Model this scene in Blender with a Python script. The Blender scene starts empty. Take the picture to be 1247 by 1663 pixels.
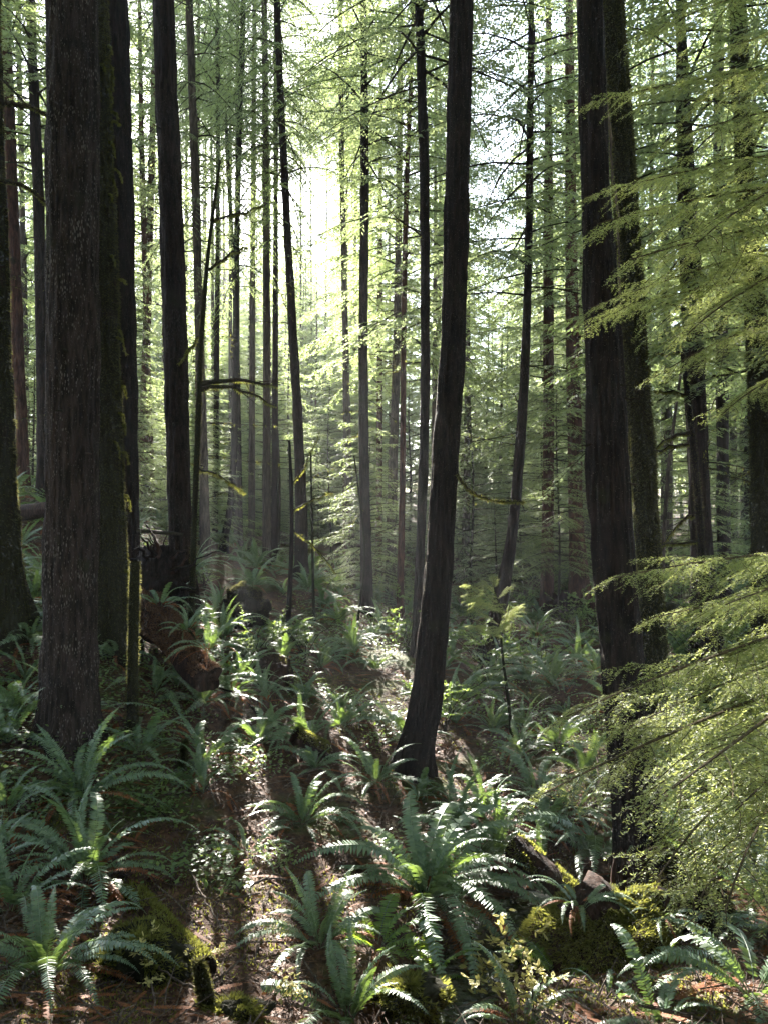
import bpy, math, random
import numpy as np
from mathutils import Vector, Matrix, Quaternion

SC = bpy.context.scene
COL = SC.collection
rad = math.radians
rng = np.random.default_rng(7)
random.seed(7)

# ------------------------------------------------------------------ camera, sky, sun, exposure
CAM_Z = 3.0
F = 1256.0                       # focal length in photo pixels (photo 1247 x 1663)
cam = bpy.data.cameras.new('camera')
cam.sensor_fit = 'VERTICAL'
cam.angle = 2 * math.atan(831.5 / F)
cam.clip_start = 0.05
cam.clip_end = 2000
cam_o = bpy.data.objects.new('camera', cam)
COL.objects.link(cam_o)
cam_o.location = (0, 0, CAM_Z)
cam_o.rotation_euler = (rad(90), 0, 0)
SC.camera = cam_o

SUN_EL, SUN_AZ = rad(27), rad(-12.7)
w = bpy.data.worlds.new('World')
SC.world = w
w.use_nodes = True
nt = w.node_tree
bg = nt.nodes['Background']
sky = nt.nodes.new('ShaderNodeTexSky')
sky.sky_type = 'NISHITA'
sky.sun_disc = False
sky.sun_elevation = SUN_EL
sky.sun_rotation = SUN_AZ
sky.air_density = 1.0
sky.dust_density = 0.4
hsv = nt.nodes.new('ShaderNodeHueSaturation')
hsv.inputs['Saturation'].default_value = 0.75
nt.links.new(sky.outputs[0], hsv.inputs['Color'])
nt.links.new(hsv.outputs[0], bg.inputs[0])
bg.inputs[1].default_value = 0.072

sl = bpy.data.lights.new('sun', 'SUN')
sl.energy = 5.0
sl.angle = rad(0.5)
sl.color = (1.0, 0.95, 0.86)
sun_o = bpy.data.objects.new('sun', sl)
COL.objects.link(sun_o)
sdir = Vector((math.sin(SUN_AZ) * math.cos(SUN_EL), math.cos(SUN_AZ) * math.cos(SUN_EL), math.sin(SUN_EL)))
sun_o.rotation_euler = sdir.to_track_quat('Z', 'Y').to_euler()
sun_o.location = (0, 0, 60)

SC.view_settings.view_transform = 'Standard'
SC.view_settings.look = 'None'
SC.view_settings.exposure = 3.75
SC.view_settings.gamma = 1.0
SC.view_settings.use_curve_mapping = False
SC.render.engine = 'CYCLES'
cy = SC.cycles
cy.use_denoising = True
cy.denoiser = 'OPENIMAGEDENOISE'
cy.use_adaptive_sampling = True
cy.adaptive_threshold = 0.012
cy.max_bounces = 6
cy.diffuse_bounces = 3
cy.glossy_bounces = 2
cy.transmission_bounces = 3
cy.volume_bounces = 0
cy.transparent_max_bounces = 4
cy.sample_clamp_indirect = 0.5
cy.sample_clamp_direct = 0.8
cy.caustics_reflective = False
cy.caustics_refractive = False
HAZE = 0.0010

# ------------------------------------------------------------------ noise
def _hash(ix, iy, iz, seed):
    h = (ix.astype(np.int64) * 374761393 + iy.astype(np.int64) * 668265263 + iz.astype(np.int64) * 2147483647 + seed * 974634777)
    h = (h ^ (h >> 13)) * 1274126177
    h = h & 0xffffffff
    h = (h ^ (h >> 16)) * 2246822519 & 0xffffffff
    return ((h ^ (h >> 15)) & 0xffffff) / float(0xffffff)

def vnoise(x, y, z=0.0, seed=0):
    x, y, z = np.broadcast_arrays(np.asarray(x, float), np.asarray(y, float), np.asarray(z, float))
    ix, iy, iz = np.floor(x), np.floor(y), np.floor(z)
    fx, fy, fz = x - ix, y - iy, z - iz
    fx, fy, fz = [f * f * (3 - 2 * f) for f in (fx, fy, fz)]
    out = 0
    for dx in (0, 1):
        for dy in (0, 1):
            for dz in (0, 1):
                wgt = (fx if dx else 1 - fx) * (fy if dy else 1 - fy) * (fz if dz else 1 - fz)
                out = out + wgt * _hash(ix + dx, iy + dy, iz + dz, seed)
    return out * 2 - 1

def fbm(x, y, z=0.0, seed=0, oct=4):
    s, a, tot = 0, 1.0, 0
    for o in range(oct):
        s = s + a * vnoise(np.asarray(x) * 2 ** o, np.asarray(y) * 2 ** o, np.asarray(z) * 2 ** o, seed + o * 17)
        tot += a
        a *= 0.5
    return s / tot

# ------------------------------------------------------------------ mesh builder
class MB:
    def __init__(self):
        self.v, self.f, self.m, self.n = [], [], [], 0
    def add(self, v, f, mat=0):
        v = np.asarray(v, np.float32).reshape(-1, 3)
        f = np.asarray(f, np.int32)
        self.v.append(v)
        self.f.append(f + self.n)
        self.m.append(mat)
        self.n += len(v)
    def mesh(self, name, mats, smooth=False):
        me = bpy.data.meshes.new(name)
        v = np.concatenate(self.v)
        me.vertices.add(len(v))
        me.vertices.foreach_set('co', v.ravel())
        loops = np.concatenate([f.ravel() for f in self.f]).astype(np.int32)
        sizes = np.concatenate([np.full(len(f), f.shape[1], np.int32) for f in self.f])
        mi = np.concatenate([np.full(len(f), m, np.int32) for f, m in zip(self.f, self.m)])
        me.loops.add(len(loops))
        me.loops.foreach_set('vertex_index', loops)
        me.polygons.add(len(sizes))
        me.polygons.foreach_set('loop_start', (np.cumsum(sizes) - sizes).astype(np.int32))
        me.polygons.foreach_set('material_index', mi)
        me.polygons.foreach_set('use_smooth', np.full(len(sizes), smooth))
        for m in mats:
            me.materials.append(m)
        me.update(calc_edges=True)
        return me

MOSSY = ('moss', 'lichen')
def link(name, me, parent=None, loc=None, rot=None, scale=None):
    o = bpy.data.objects.new(name, me)
    COL.objects.link(o)
    if name in MOSSY:
        o['kind'] = 'stuff'
    if parent:
        o.parent = parent
    if loc is not None:
        o.location = loc
    if rot is not None:
        o.rotation_euler = rot
    if scale is not None:
        o.scale = (scale,) * 3 if np.isscalar(scale) else scale
    return o

def tag(o, label, cat, group=None, kind=None):
    o['label'] = label
    o['category'] = cat
    if group:
        o['group'] = group
    if kind:
        o['kind'] = kind
    return o

def empty(name, loc, rotz=0.0):
    o = bpy.data.objects.new(name, None)
    COL.objects.link(o)
    o.location = loc
    o.rotation_euler = (0, 0, rotz)
    o.empty_display_size = 0.2
    return o

def structure(o):
    o['kind'] = 'structure'
    return o

def stuff(o):
    o['kind'] = 'stuff'
    return o

def norm(a):
    a = np.asarray(a, float)
    return a / (np.linalg.norm(a, axis=-1, keepdims=True) + 1e-9)

def tube(mb, path, r, sides=6, mat=0, cap=True):
    path = np.asarray(path, float)
    n = len(path)
    r = np.broadcast_to(np.asarray(r, float), (n,))
    t = norm(np.gradient(path, axis=0))
    ref = np.array([0, 0, 1.0]) if abs(t[0][2]) < 0.8 else np.array([1.0, 0, 0])
    s = norm(np.cross(t, ref))
    u = np.cross(s, t)
    a = np.arange(sides) / sides * 2 * np.pi
    ring = path[:, None, :] + r[:, None, None] * (np.cos(a)[None, :, None] * s[:, None, :] + np.sin(a)[None, :, None] * u[:, None, :])
    mb.add(ring.reshape(-1, 3), grid_faces(n, sides), mat)
    if cap:
        mb.add(np.concatenate([ring[-1], path[-1:] + t[-1:] * r[-1] * 0.3]), np.array([[k, (k + 1) % sides, sides] for k in range(sides)]), mat)

def grid_faces(n, m, wrap=True):
    i = np.arange(n - 1)[:, None]
    j = np.arange(m if wrap else m - 1)[None, :]
    j2 = (j + 1) % m
    i, j, j2 = np.broadcast_arrays(i, j, j2)
    return np.stack([i * m + j, i * m + j2, (i + 1) * m + j2, (i + 1) * m + j], -1).reshape(-1, 4)

def diamonds(mb, b, d, s, L, W, mat=0, k=0.42, lift=0.0):
    """leaf-sized kite faces: base b, direction d, side s"""
    b, d, s = np.asarray(b, float), norm(d), norm(s)
    N = len(b)
    L = np.broadcast_to(np.asarray(L, float), (N,))[:, None]
    W = np.broadcast_to(np.asarray(W, float), (N,))[:, None]
    nrm = np.cross(d, s)
    mid = b + d * L * k + nrm * L * lift
    v = np.stack([b, mid + s * W * 0.5, b + d * L, mid - s * W * 0.5], 1).reshape(-1, 3)
    mb.add(v, np.arange(N * 4).reshape(N, 4), mat)

def catmull(pts, n):
    pts = np.asarray(pts, float)
    if len(pts) == 2:
        t = np.linspace(0, 1, n)[:, None]
        return pts[0] * (1 - t) + pts[1] * t
    seg = np.linalg.norm(np.diff(pts[:, :3], axis=0), axis=1)
    tk = np.concatenate([[0], np.cumsum(seg)])
    t = np.linspace(0, tk[-1], n)
    m = np.gradient(pts, tk, axis=0)
    i = np.clip(np.searchsorted(tk, t) - 1, 0, len(pts) - 2)
    h = (tk[i + 1] - tk[i])[:, None]
    u = ((t - tk[i])[:, None]) / h
    h00, h10, h01, h11 = 2 * u**3 - 3 * u**2 + 1, u**3 - 2 * u**2 + u, -2 * u**3 + 3 * u**2, u**3 - u**2
    return h00 * pts[i] + h10 * h * m[i] + h01 * pts[i + 1] + h11 * h * m[i + 1]

# ------------------------------------------------------------------ materials
def newmat(name):
    m = bpy.data.materials.new(name)
    m.use_nodes = True
    m.node_tree.nodes.clear()
    return m, m.node_tree.nodes, m.node_tree.links

def nd(N, t, **kw):
    n = N.new(t)
    for k, v in kw.items():
        setattr(n, k, v)
    return n

def ramp(N, pts):
    r = N.new('ShaderNodeValToRGB')
    e = r.color_ramp.elements
    while len(e) < len(pts):
        e.new(0.5)
    for el, (p, c) in zip(e, pts):
        el.position = p
        el.color = (*c, 1) if len(c) == 3 else c
    return r

def leaf_mat(name, cols, trans, fac=0.45, rough=0.4, spec=0.5):
    """thin leaf: glossy upper face with light passing through; colour varies leaf by leaf"""
    m, N, L = newmat(name)
    geo = nd(N, 'ShaderNodeNewGeometry')
    oi = nd(N, 'ShaderNodeObjectInfo')
    ad = nd(N, 'ShaderNodeMath', operation='MULTIPLY_ADD')
    L.new(oi.outputs['Random'], ad.inputs[0])
    ad.inputs[1].default_value = 0.45
    sc = nd(N, 'ShaderNodeMath', operation='MULTIPLY')
    L.new(geo.outputs['Random Per Island'], sc.inputs[0])
    sc.inputs[1].default_value = 0.55
    L.new(sc.outputs[0], ad.inputs[2])
    r = ramp(N, [(i / (len(cols) - 1), c) for i, c in enumerate(cols)])
    L.new(ad.outputs[0], r.inputs[0])
    b = nd(N, 'ShaderNodeBsdfPrincipled')
    L.new(r.outputs[0], b.inputs['Base Color'])
    b.inputs['Roughness'].default_value = rough
    b.inputs['Specular IOR Level'].default_value = spec
    t = nd(N, 'ShaderNodeBsdfTranslucent')
    mx = nd(N, 'ShaderNodeMixRGB', blend_type='MULTIPLY')
    mx.inputs[0].default_value = 0.35
    mx.inputs[1].default_value = (*trans, 1)
    L.new(geo.outputs['Random Per Island'], mx.inputs[2])
    L.new(mx.outputs[0], t.inputs[0])
    mix = nd(N, 'ShaderNodeMixShader')
    mix.inputs[0].default_value = fac
    L.new(b.outputs[0], mix.inputs[1])
    L.new(t.outputs[0], mix.inputs[2])
    o = nd(N, 'ShaderNodeOutputMaterial')
    L.new(mix.outputs[0], o.inputs[0])
    return m

def bark_mat(name, dark, light, moss=0.0, fleck=0.0, scale=1.0, mosscol=(0.019, 0.018, 0.009)):
    m, N, L = newmat(name)
    tc = nd(N, 'ShaderNodeTexCoord')
    mp = nd(N, 'ShaderNodeMapping')
    mp.inputs['Scale'].default_value = (1, 1, 0.16)
    L.new(tc.outputs['Object'], mp.inputs[0])
    n1 = nd(N, 'ShaderNodeTexNoise')
    n1.inputs['Scale'].default_value = 26 * scale
    n1.inputs['Detail'].default_value = 6
    n1.inputs['Roughness'].default_value = 0.7
    L.new(mp.outputs[0], n1.inputs['Vector'])
    r1 = ramp(N, [(0.40, dark), (0.62, light)])
    L.new(n1.outputs[0], r1.inputs[0])
    n2 = nd(N, 'ShaderNodeTexNoise')
    n2.inputs['Scale'].default_value = 2.2
    n2.inputs['Detail'].default_value = 3
    L.new(tc.outputs['Object'], n2.inputs['Vector'])
    tint = nd(N, 'ShaderNodeMixRGB', blend_type='MULTIPLY')
    tint.inputs[0].default_value = 0.8
    r2 = ramp(N, [(0.3, (0.55, 0.5, 0.5)), (0.7, (1.25, 1.15, 1.1))])
    L.new(n2.outputs[0], r2.inputs[0])
    L.new(r1.outputs[0], tint.inputs[1])
    L.new(r2.outputs[0], tint.inputs[2])
    col = tint.outputs[0]
    if fleck:
        mp2 = nd(N, 'ShaderNodeMapping')
        mp2.inputs['Scale'].default_value = (1, 1, 0.30)
        L.new(tc.outputs['Object'], mp2.inputs[0])
        v = nd(N, 'ShaderNodeTexVoronoi')
        v.inputs['Scale'].default_value = 62 * scale
        L.new(mp2.outputs[0], v.inputs['Vector'])
        n3 = nd(N, 'ShaderNodeTexNoise')
        n3.inputs['Scale'].default_value = 3.5
        n3.inputs['Detail'].default_value = 4
        L.new(tc.outputs['Object'], n3.inputs['Vector'])
        sub = nd(N, 'ShaderNodeMath', operation='MULTIPLY_ADD')
        L.new(n3.outputs[0], sub.inputs[0])
        sub.inputs[1].default_value = 0.9
        neg = nd(N, 'ShaderNodeMath', operation='MULTIPLY')
        L.new(v.outputs['Distance'], neg.inputs[0])
        neg.inputs[1].default_value = -0.9
        L.new(neg.outputs[0], sub.inputs[2])
        rf = ramp(N, [(0.22, (0, 0, 0)), (0.34, (1, 1, 1))])
        L.new(sub.outputs[0], rf.inputs[0])
        fm = nd(N, 'ShaderNodeMath', operation='MULTIPLY')
        L.new(rf.outputs[0], fm.inputs[0])
        fm.inputs[1].default_value = fleck
        fx = nd(N, 'ShaderNodeMixRGB')
        L.new(fm.outputs[0], fx.inputs[0])
        L.new(col, fx.inputs[1])
        fx.inputs[2].default_value = (0.15, 0.13, 0.115, 1)
        col = fx.outputs[0]
    if moss:
        n4 = nd(N, 'ShaderNodeTexNoise')
        n4.inputs['Scale'].default_value = 3.3
        n4.inputs['Detail'].default_value = 5
        L.new(tc.outputs['Object'], n4.inputs['Vector'])
        rm = ramp(N, [(0.66 - moss * 0.4, (0, 0, 0)), (0.78 - moss * 0.4, (1, 1, 1))])
        L.new(n4.outputs[0], rm.inputs[0])
        fx = nd(N, 'ShaderNodeMixRGB')
        L.new(rm.outputs[0], fx.inputs[0])
        L.new(col, fx.inputs[1])
        fx.inputs[2].default_value = (*mosscol, 1)
        col = fx.outputs[0]
    b = nd(N, 'ShaderNodeBsdfPrincipled')
    L.new(col, b.inputs['Base Color'])
    b.inputs['Roughness'].default_value = 0.95
    b.inputs['Specular IOR Level'].default_value = 0.15
    bp = nd(N, 'ShaderNodeBump')
    bp.inputs['Strength'].default_value = 0.9
    bp.inputs['Distance'].default_value = 0.045
    L.new(n1.outputs[0], bp.inputs['Height'])
    L.new(bp.outputs[0], b.inputs['Normal'])
    o = nd(N, 'ShaderNodeOutputMaterial')
    L.new(b.outputs[0], o.inputs[0])
    return m

M = {}
M['fern'] = leaf_mat('fern_green', [(0.038, 0.080, 0.040), (0.065, 0.112, 0.055), (0.10, 0.145, 0.070)], (0.26, 0.38, 0.07), 0.22, 0.47, 0.75)
M['fern_lush'] = leaf_mat('fern_lush', [(0.04, 0.10, 0.02), (0.07, 0.14, 0.025)], (0.42, 0.60, 0.05), 0.5, 0.45, 0.5)
M['fern_dead'] = leaf_mat('fern_dead', [(0.060, 0.024, 0.012), (0.16, 0.056, 0.020), (0.24, 0.095, 0.040)], (0.42, 0.15, 0.05), 0.3, 0.7, 0.2)
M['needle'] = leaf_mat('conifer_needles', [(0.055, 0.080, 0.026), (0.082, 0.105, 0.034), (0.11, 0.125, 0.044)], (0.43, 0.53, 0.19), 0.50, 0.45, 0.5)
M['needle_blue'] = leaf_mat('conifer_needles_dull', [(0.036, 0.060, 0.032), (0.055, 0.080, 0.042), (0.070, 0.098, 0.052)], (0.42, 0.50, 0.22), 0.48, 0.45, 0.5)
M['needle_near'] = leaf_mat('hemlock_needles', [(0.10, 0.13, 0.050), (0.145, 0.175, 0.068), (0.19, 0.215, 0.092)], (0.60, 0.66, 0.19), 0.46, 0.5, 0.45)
M['shrub'] = leaf_mat('shrub_leaves', [(0.035, 0.080, 0.030), (0.06, 0.11, 0.035), (0.10, 0.14, 0.04)], (0.34, 0.46, 0.08), 0.4, 0.4, 0.5)
M['yellow'] = leaf_mat('yellow_leaves', [(0.26, 0.25, 0.08), (0.38, 0.33, 0.11), (0.42, 0.40, 0.17)], (0.62, 0.55, 0.16), 0.4, 0.5, 0.4)
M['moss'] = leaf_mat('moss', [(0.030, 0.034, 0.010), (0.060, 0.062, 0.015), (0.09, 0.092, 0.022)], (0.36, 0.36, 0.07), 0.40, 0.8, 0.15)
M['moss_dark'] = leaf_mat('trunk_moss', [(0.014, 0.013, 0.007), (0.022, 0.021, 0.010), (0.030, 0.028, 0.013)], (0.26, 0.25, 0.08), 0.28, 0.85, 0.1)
M['fuzz'] = leaf_mat('bark_fuzz', [(0.05, 0.042, 0.036), (0.08, 0.065, 0.05)], (0.35, 0.30, 0.22), 0.4, 0.85, 0.1)
M['litter'] = leaf_mat('litter', [(0.030, 0.015, 0.010), (0.075, 0.034, 0.018), (0.12, 0.060, 0.032), (0.17, 0.10, 0.06)], (0.22, 0.10, 0.04), 0.15, 0.7, 0.3)
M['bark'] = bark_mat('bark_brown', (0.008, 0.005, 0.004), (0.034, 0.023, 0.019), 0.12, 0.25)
M['bark_fleck'] = bark_mat('bark_flecked', (0.010, 0.007, 0.006), (0.044, 0.032, 0.028), 0.10, 0.75)
M['bark_dark'] = bark_mat('bark_dark', (0.005, 0.0035, 0.003), (0.024, 0.016, 0.014), 0.06, 0.10)
M['bark_moss'] = bark_mat('bark_mossy', (0.009, 0.007, 0.005), (0.030, 0.023, 0.016), 0.85, 0.0)
M['bark_red'] = bark_mat('bark_red', (0.030, 0.014, 0.010), (0.115, 0.058, 0.042), 0.08, 0.15)
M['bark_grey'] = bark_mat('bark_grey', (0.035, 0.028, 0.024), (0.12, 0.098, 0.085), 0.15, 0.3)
M['twig'] = bark_mat('twig', (0.020, 0.014, 0.010), (0.060, 0.044, 0.030), 0.5, 0.0)
M['twig_pale'] = bark_mat('twig_pale', (0.05, 0.042, 0.022), (0.12, 0.095, 0.055), 0.2, 0.0)
M['stick'] = bark_mat('stick_grey', (0.05, 0.04, 0.034), (0.16, 0.13, 0.11), 0.1, 0.0)
M['rot'] = bark_mat('rotten_wood', (0.012, 0.007, 0.005), (0.055, 0.030, 0.021), 0.1, 0.1, 0.6)
M['log_red'] = bark_mat('log_red', (0.010, 0.006, 0.005), (0.058, 0.034, 0.027), 0.15, 0.2, 1.2)

def ground_mat():
    m, N, L = newmat('forest_floor')
    tc = nd(N, 'ShaderNodeTexCoord')
    n1 = nd(N, 'ShaderNodeTexNoise')
    n1.inputs['Scale'].default_value = 9
    n1.inputs['Detail'].default_value = 10
    n1.inputs['Roughness'].default_value = 0.75
    L.new(tc.outputs['Object'], n1.inputs['Vector'])
    r = ramp(N, [(0.3, (0.016, 0.009, 0.006)), (0.48, (0.055, 0.027, 0.016)), (0.62, (0.110, 0.056, 0.032)), (0.8, (0.17, 0.105, 0.065))])
    L.new(n1.outputs[0], r.inputs[0])
    n2 = nd(N, 'ShaderNodeTexNoise')
    n2.inputs['Scale'].default_value = 0.9
    n2.inputs['Detail'].default_value = 6
    L.new(tc.outputs['Object'], n2.inputs['Vector'])
    rm = ramp(N, [(0.52, (0, 0, 0)), (0.62, (1, 1, 1))])
    L.new(n2.outputs[0], rm.inputs[0])
    mx = nd(N, 'ShaderNodeMixRGB')
    L.new(rm.outputs[0], mx.inputs[0])
    L.new(r.outputs[0], mx.inputs[1])
    mg = nd(N, 'ShaderNodeMixRGB', blend_type='MULTIPLY')
    mg.inputs[0].default_value = 0.8
    mg.inputs[1].default_value = (0.075, 0.085, 0.022, 1)
    rn = ramp(N, [(0.3, (0.3, 0.3, 0.3)), (0.7, (1.2, 1.2, 1.2))])
    L.new(n1.outputs[0], rn.inputs[0])
    L.new(rn.outputs[0], mg.inputs[2])
    L.new(mg.outputs[0], mx.inputs[2])
    b = nd(N, 'ShaderNodeBsdfPrincipled')
    L.new(mx.outputs[0], b.inputs['Base Color'])
    b.inputs['Roughness'].default_value = 0.9
    b.inputs['Specular IOR Level'].default_value = 0.25
    bp = nd(N, 'ShaderNodeBump')
    bp.inputs['Strength'].default_value = 1.0
    bp.inputs['Distance'].default_value = 0.06
    L.new(n1.outputs[0], bp.inputs['Height'])
    L.new(bp.outputs[0], b.inputs['Normal'])
    o = nd(N, 'ShaderNodeOutputMaterial')
    L.new(b.outputs[0], o.inputs[0])
    return m

def water_mat():
    m, N, L = newmat('creek_water')
    tc = nd(N, 'ShaderNodeTexCoord')
    n1 = nd(N, 'ShaderNodeTexNoise')
    n1.inputs['Scale'].default_value = 14
    n1.inputs['Detail'].default_value = 4
    L.new(tc.outputs['Object'], n1.inputs['Vector'])
    bp = nd(N, 'ShaderNodeBump')
    bp.inputs['Strength'].default_value = 0.8
    bp.inputs['Distance'].default_value = 0.04
    L.new(n1.outputs[0], bp.inputs['Height'])
    b = nd(N, 'ShaderNodeBsdfPrincipled')
    b.inputs['Base Color'].default_value = (0.012, 0.014, 0.014, 1)
    b.inputs['Roughness'].default_value = 0.08
    b.inputs['Specular IOR Level'].default_value = 0.9
    L.new(bp.outputs[0], b.inputs['Normal'])
    o = nd(N, 'ShaderNodeOutputMaterial')
    L.new(b.outputs[0], o.inputs[0])
    return m
M['ground'] = ground_mat()
M['water'] = water_mat()

# ------------------------------------------------------------------ pixel rays and the ground
def P(px, py, d):
    return np.array([(px - 623.5) / F * d, d, CAM_Z - (py - 831.5) / F * d])

# trees read from the photo: (points from base upward (px, py, width px)), depth, ...
TREES = [
 # key, depth, points, bark, crown variant, crown start, label
 ('t1', 7.5, [(112,1195,86),(115,1000,82),(117,750,80),(119,500,79),(119,250,78),(118,0,77)], 'bark_fleck', 'tall', 13, 'thick flecked brown trunk, straight, largest on the left bank with ferns at its foot'),
 ('t2', 9.5, [(176,1035,76),(170,900,68),(166,700,64),(160,500,62),(152,250,60),(143,0,58)], 'bark_moss', 'tall', 13, 'shaggy moss covered trunk pressed behind the thick flecked trunk'),
 ('t3', 11.3, [(203,1000,52),(201,900,50),(197,600,49),(190,300,50),(183,0,50)], 'bark_dark', 'tall', 12, 'smooth dark purple brown trunk rising beside the upturned root wad'),
 ('t4', 12.0, [(300,985,42),(295,900,38),(287,600,37),(277,300,36),(266,0,34)], 'bark', 'tall', 11, 'clean straight dark brown trunk with thin sapling at its right edge'),
 ('t5', 9.0, [(-8,995,90),(-12,900,86),(-20,700,80),(-30,400,78),(-42,0,74)], 'bark_moss', 'tall', 12, 'mossy trunk cut off by the left border of the photo'),
 ('t6', 16.5, [(36,770,22),(30,600,20),(20,300,18),(8,0,17)], 'bark_red', 'mid', 6.5, 'slender reddish trunk between the left border and the flecked trunk'),
 ('t7', 16.0, [(74,790,24),(70,600,20),(62,300,17),(50,0,14)], 'bark', 'mid', 6.5, 'slender dark trunk just left of the thick flecked trunk'),
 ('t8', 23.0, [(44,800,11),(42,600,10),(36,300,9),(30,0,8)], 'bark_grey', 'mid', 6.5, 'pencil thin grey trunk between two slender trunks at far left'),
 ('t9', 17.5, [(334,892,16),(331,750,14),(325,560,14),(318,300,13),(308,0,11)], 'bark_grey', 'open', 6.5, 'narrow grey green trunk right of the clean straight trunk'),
 ('t11', 20.0, [(364,888,13),(372,840,11),(380,740,11),(383,560,10),(387,300,9),(396,0,8)], 'bark_dark', 'open', 6.5, 'thin trunk with a curved foot below the bright sun gap'),
 ('t11b', 21.0, [(391,880,8),(389,740,8),(386,600,7),(378,400,6),(368,200,4)], 'bark', None, 0, 'thin dead pole standing close to the curved thin trunk'),
 ('t12', 17.0, [(490,915,21),(487,750,17),(477,560,14),(463,300,12),(450,0,10)], 'bark', 'open', 7.0, 'medium trunk rising behind the sunlit young hemlock'),
 ('t14', 21.0, [(570,945,14),(564,700,12),(560,500,10),(556,300,9),(553,0,7)], 'bark_grey', 'open', 12.5, 'very straight thin trunk left of a slightly wider twin in the middle'),
 ('t15', 17.0, [(596,980,20),(592,800,17),(590,560,15),(592,300,14),(591,0,10)], 'bark', 'open', 9.5, 'straight mid width trunk with green shoots hanging at its foot'),
 ('t16', 18.0, [(649,995,12),(653,800,10),(655,560,9),(660,300,8),(668,100,6)], 'bark_red', 'mid', 6.5, 'slim reddish trunk nearest the left of the dark curved trunk'),
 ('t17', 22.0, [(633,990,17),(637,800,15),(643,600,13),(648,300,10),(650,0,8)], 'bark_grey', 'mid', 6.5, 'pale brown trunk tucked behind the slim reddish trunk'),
 ('t18', 13.0, [(676,1048,16),(682,900,15),(689,700,15),(690,500,15),(688,250,16),(680,0,13)], 'bark_dark', 'open', 9.5, 'dark slightly curved trunk close to the left of the thick leaning centre trunk'),
 ('t19', 9.0, [(667,1255,56),(690,1150,52),(706,1000,47),(722,750,42),(735,560,40),(743,300,38),(749,0,37)], 'bark_dark', 'tall', 13, 'thick dark centre trunk leaning right from the large fern clump'),
 ('t20', 14.0, [(792,1063,36),(806,1000,28),(826,900,19),(842,750,17),(853,560,14),(859,300,12),(862,0,9)], 'bark', 'mid', 6.5, 'leaning bent trunk right of centre with lit hemlock spray before its foot'),
 ('t21', 7.0, [(1042,1440,76),(1030,1300,70),(1017,1150,66),(1003,1000,66),(986,750,66),(978,560,58),(966,300,46),(957,0,42)], 'bark_dark', 'tall', 13, 'thick nearly black trunk standing over the mossy stump mound'),
 ('t22', 9.5, [(1068,1195,44),(1058,1000,37),(1047,800,37),(1029,560,37),(1010,250,37),(993,0,34)], 'bark_moss', 'tall', 12, 'moss coated trunk tight behind the thick nearly black trunk'),
 ('t23', 12.0, [(1146,1050,44),(1137,850,33),(1125,560,32),(1112,250,25),(1104,0,14)], 'bark', 'low', 4.5, 'brown trunk with dead side branches right of the moss coated trunk'),
 ('t24', 11.0, [(1240,1120,40),(1235,850,30),(1228,560,31),(1210,300,27),(1197,0,25)], 'bark_moss', 'low', 4.5, 'mossy dark trunk rising through foliage by the right border'),
 ('t25', 22.0, [(944,1003,42),(937,900,27),(932,700,23),(928,500,20),(925,200,16)], 'bark_red', 'low', 4.5, 'red barked cedar trunk with a flared root foot'),
 ('t26', 23.0, [(887,1005,24),(888,900,20),(890,750,18),(890,560,17),(890,300,14)], 'bark_red', 'low', 4.5, 'orange brown trunk left of the flared cedar'),
 ('t27', 20.0, [(1176,960,22),(1173,800,19),(1172,560,19),(1166,200,16)], 'bark', 'low', 4.5, 'plain straight trunk in the right background beside three thin poles'),
 ('t29', 24.0, [(248,850,12),(243,700,11),(238,500,10),(230,200,8)], 'bark_red', 'mid', 6.5, 'thin reddish trunk seen between the two dark left trunks'),
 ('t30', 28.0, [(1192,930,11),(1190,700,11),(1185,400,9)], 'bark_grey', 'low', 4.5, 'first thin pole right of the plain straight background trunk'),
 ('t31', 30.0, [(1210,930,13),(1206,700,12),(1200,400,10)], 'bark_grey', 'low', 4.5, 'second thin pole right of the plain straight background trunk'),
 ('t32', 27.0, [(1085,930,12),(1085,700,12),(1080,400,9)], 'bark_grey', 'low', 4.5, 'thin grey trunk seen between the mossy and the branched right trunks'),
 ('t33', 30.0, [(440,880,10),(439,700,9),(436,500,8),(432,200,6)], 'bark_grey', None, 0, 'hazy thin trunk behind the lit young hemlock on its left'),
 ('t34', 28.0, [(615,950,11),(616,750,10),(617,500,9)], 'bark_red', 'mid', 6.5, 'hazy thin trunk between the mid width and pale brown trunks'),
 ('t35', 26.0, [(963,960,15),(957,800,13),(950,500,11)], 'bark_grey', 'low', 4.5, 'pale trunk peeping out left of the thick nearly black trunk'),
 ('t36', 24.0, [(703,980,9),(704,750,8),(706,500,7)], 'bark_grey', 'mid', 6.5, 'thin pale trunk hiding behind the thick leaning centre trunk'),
]
ctrl = [(*P(t[2][0][0], t[2][0][1], t[1]),) for t in TREES]
for px, py, d in [(450, 905, 20), (600, 985, 17.5), (450, 1100, 11), (350, 1200, 9), (560, 1200, 9.3), (690, 1462, 6.3), (480, 1350, 7.2), (140, 1420, 6.0), (95, 1600, 4.6),
                  (320, 1480, 5.6), (900, 1180, 11.5), (870, 1320, 8.2), (1180, 1350, 7.5), (1200, 1620, 4.4), (900, 1070, 15.5), (20, 1150, 8.3), (560, 1655, 4.7), (810, 1540, 5.9), (230, 1130, 8.6),
                  (930, 1480, 6.2), (750, 1480, 6.6), (390, 1010, 14), (560, 1080, 12.5), (740, 1180, 10.5), (800, 985, 19), (1010, 990, 20)]:
    ctrl.append(tuple(P(px, py, d)))
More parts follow.
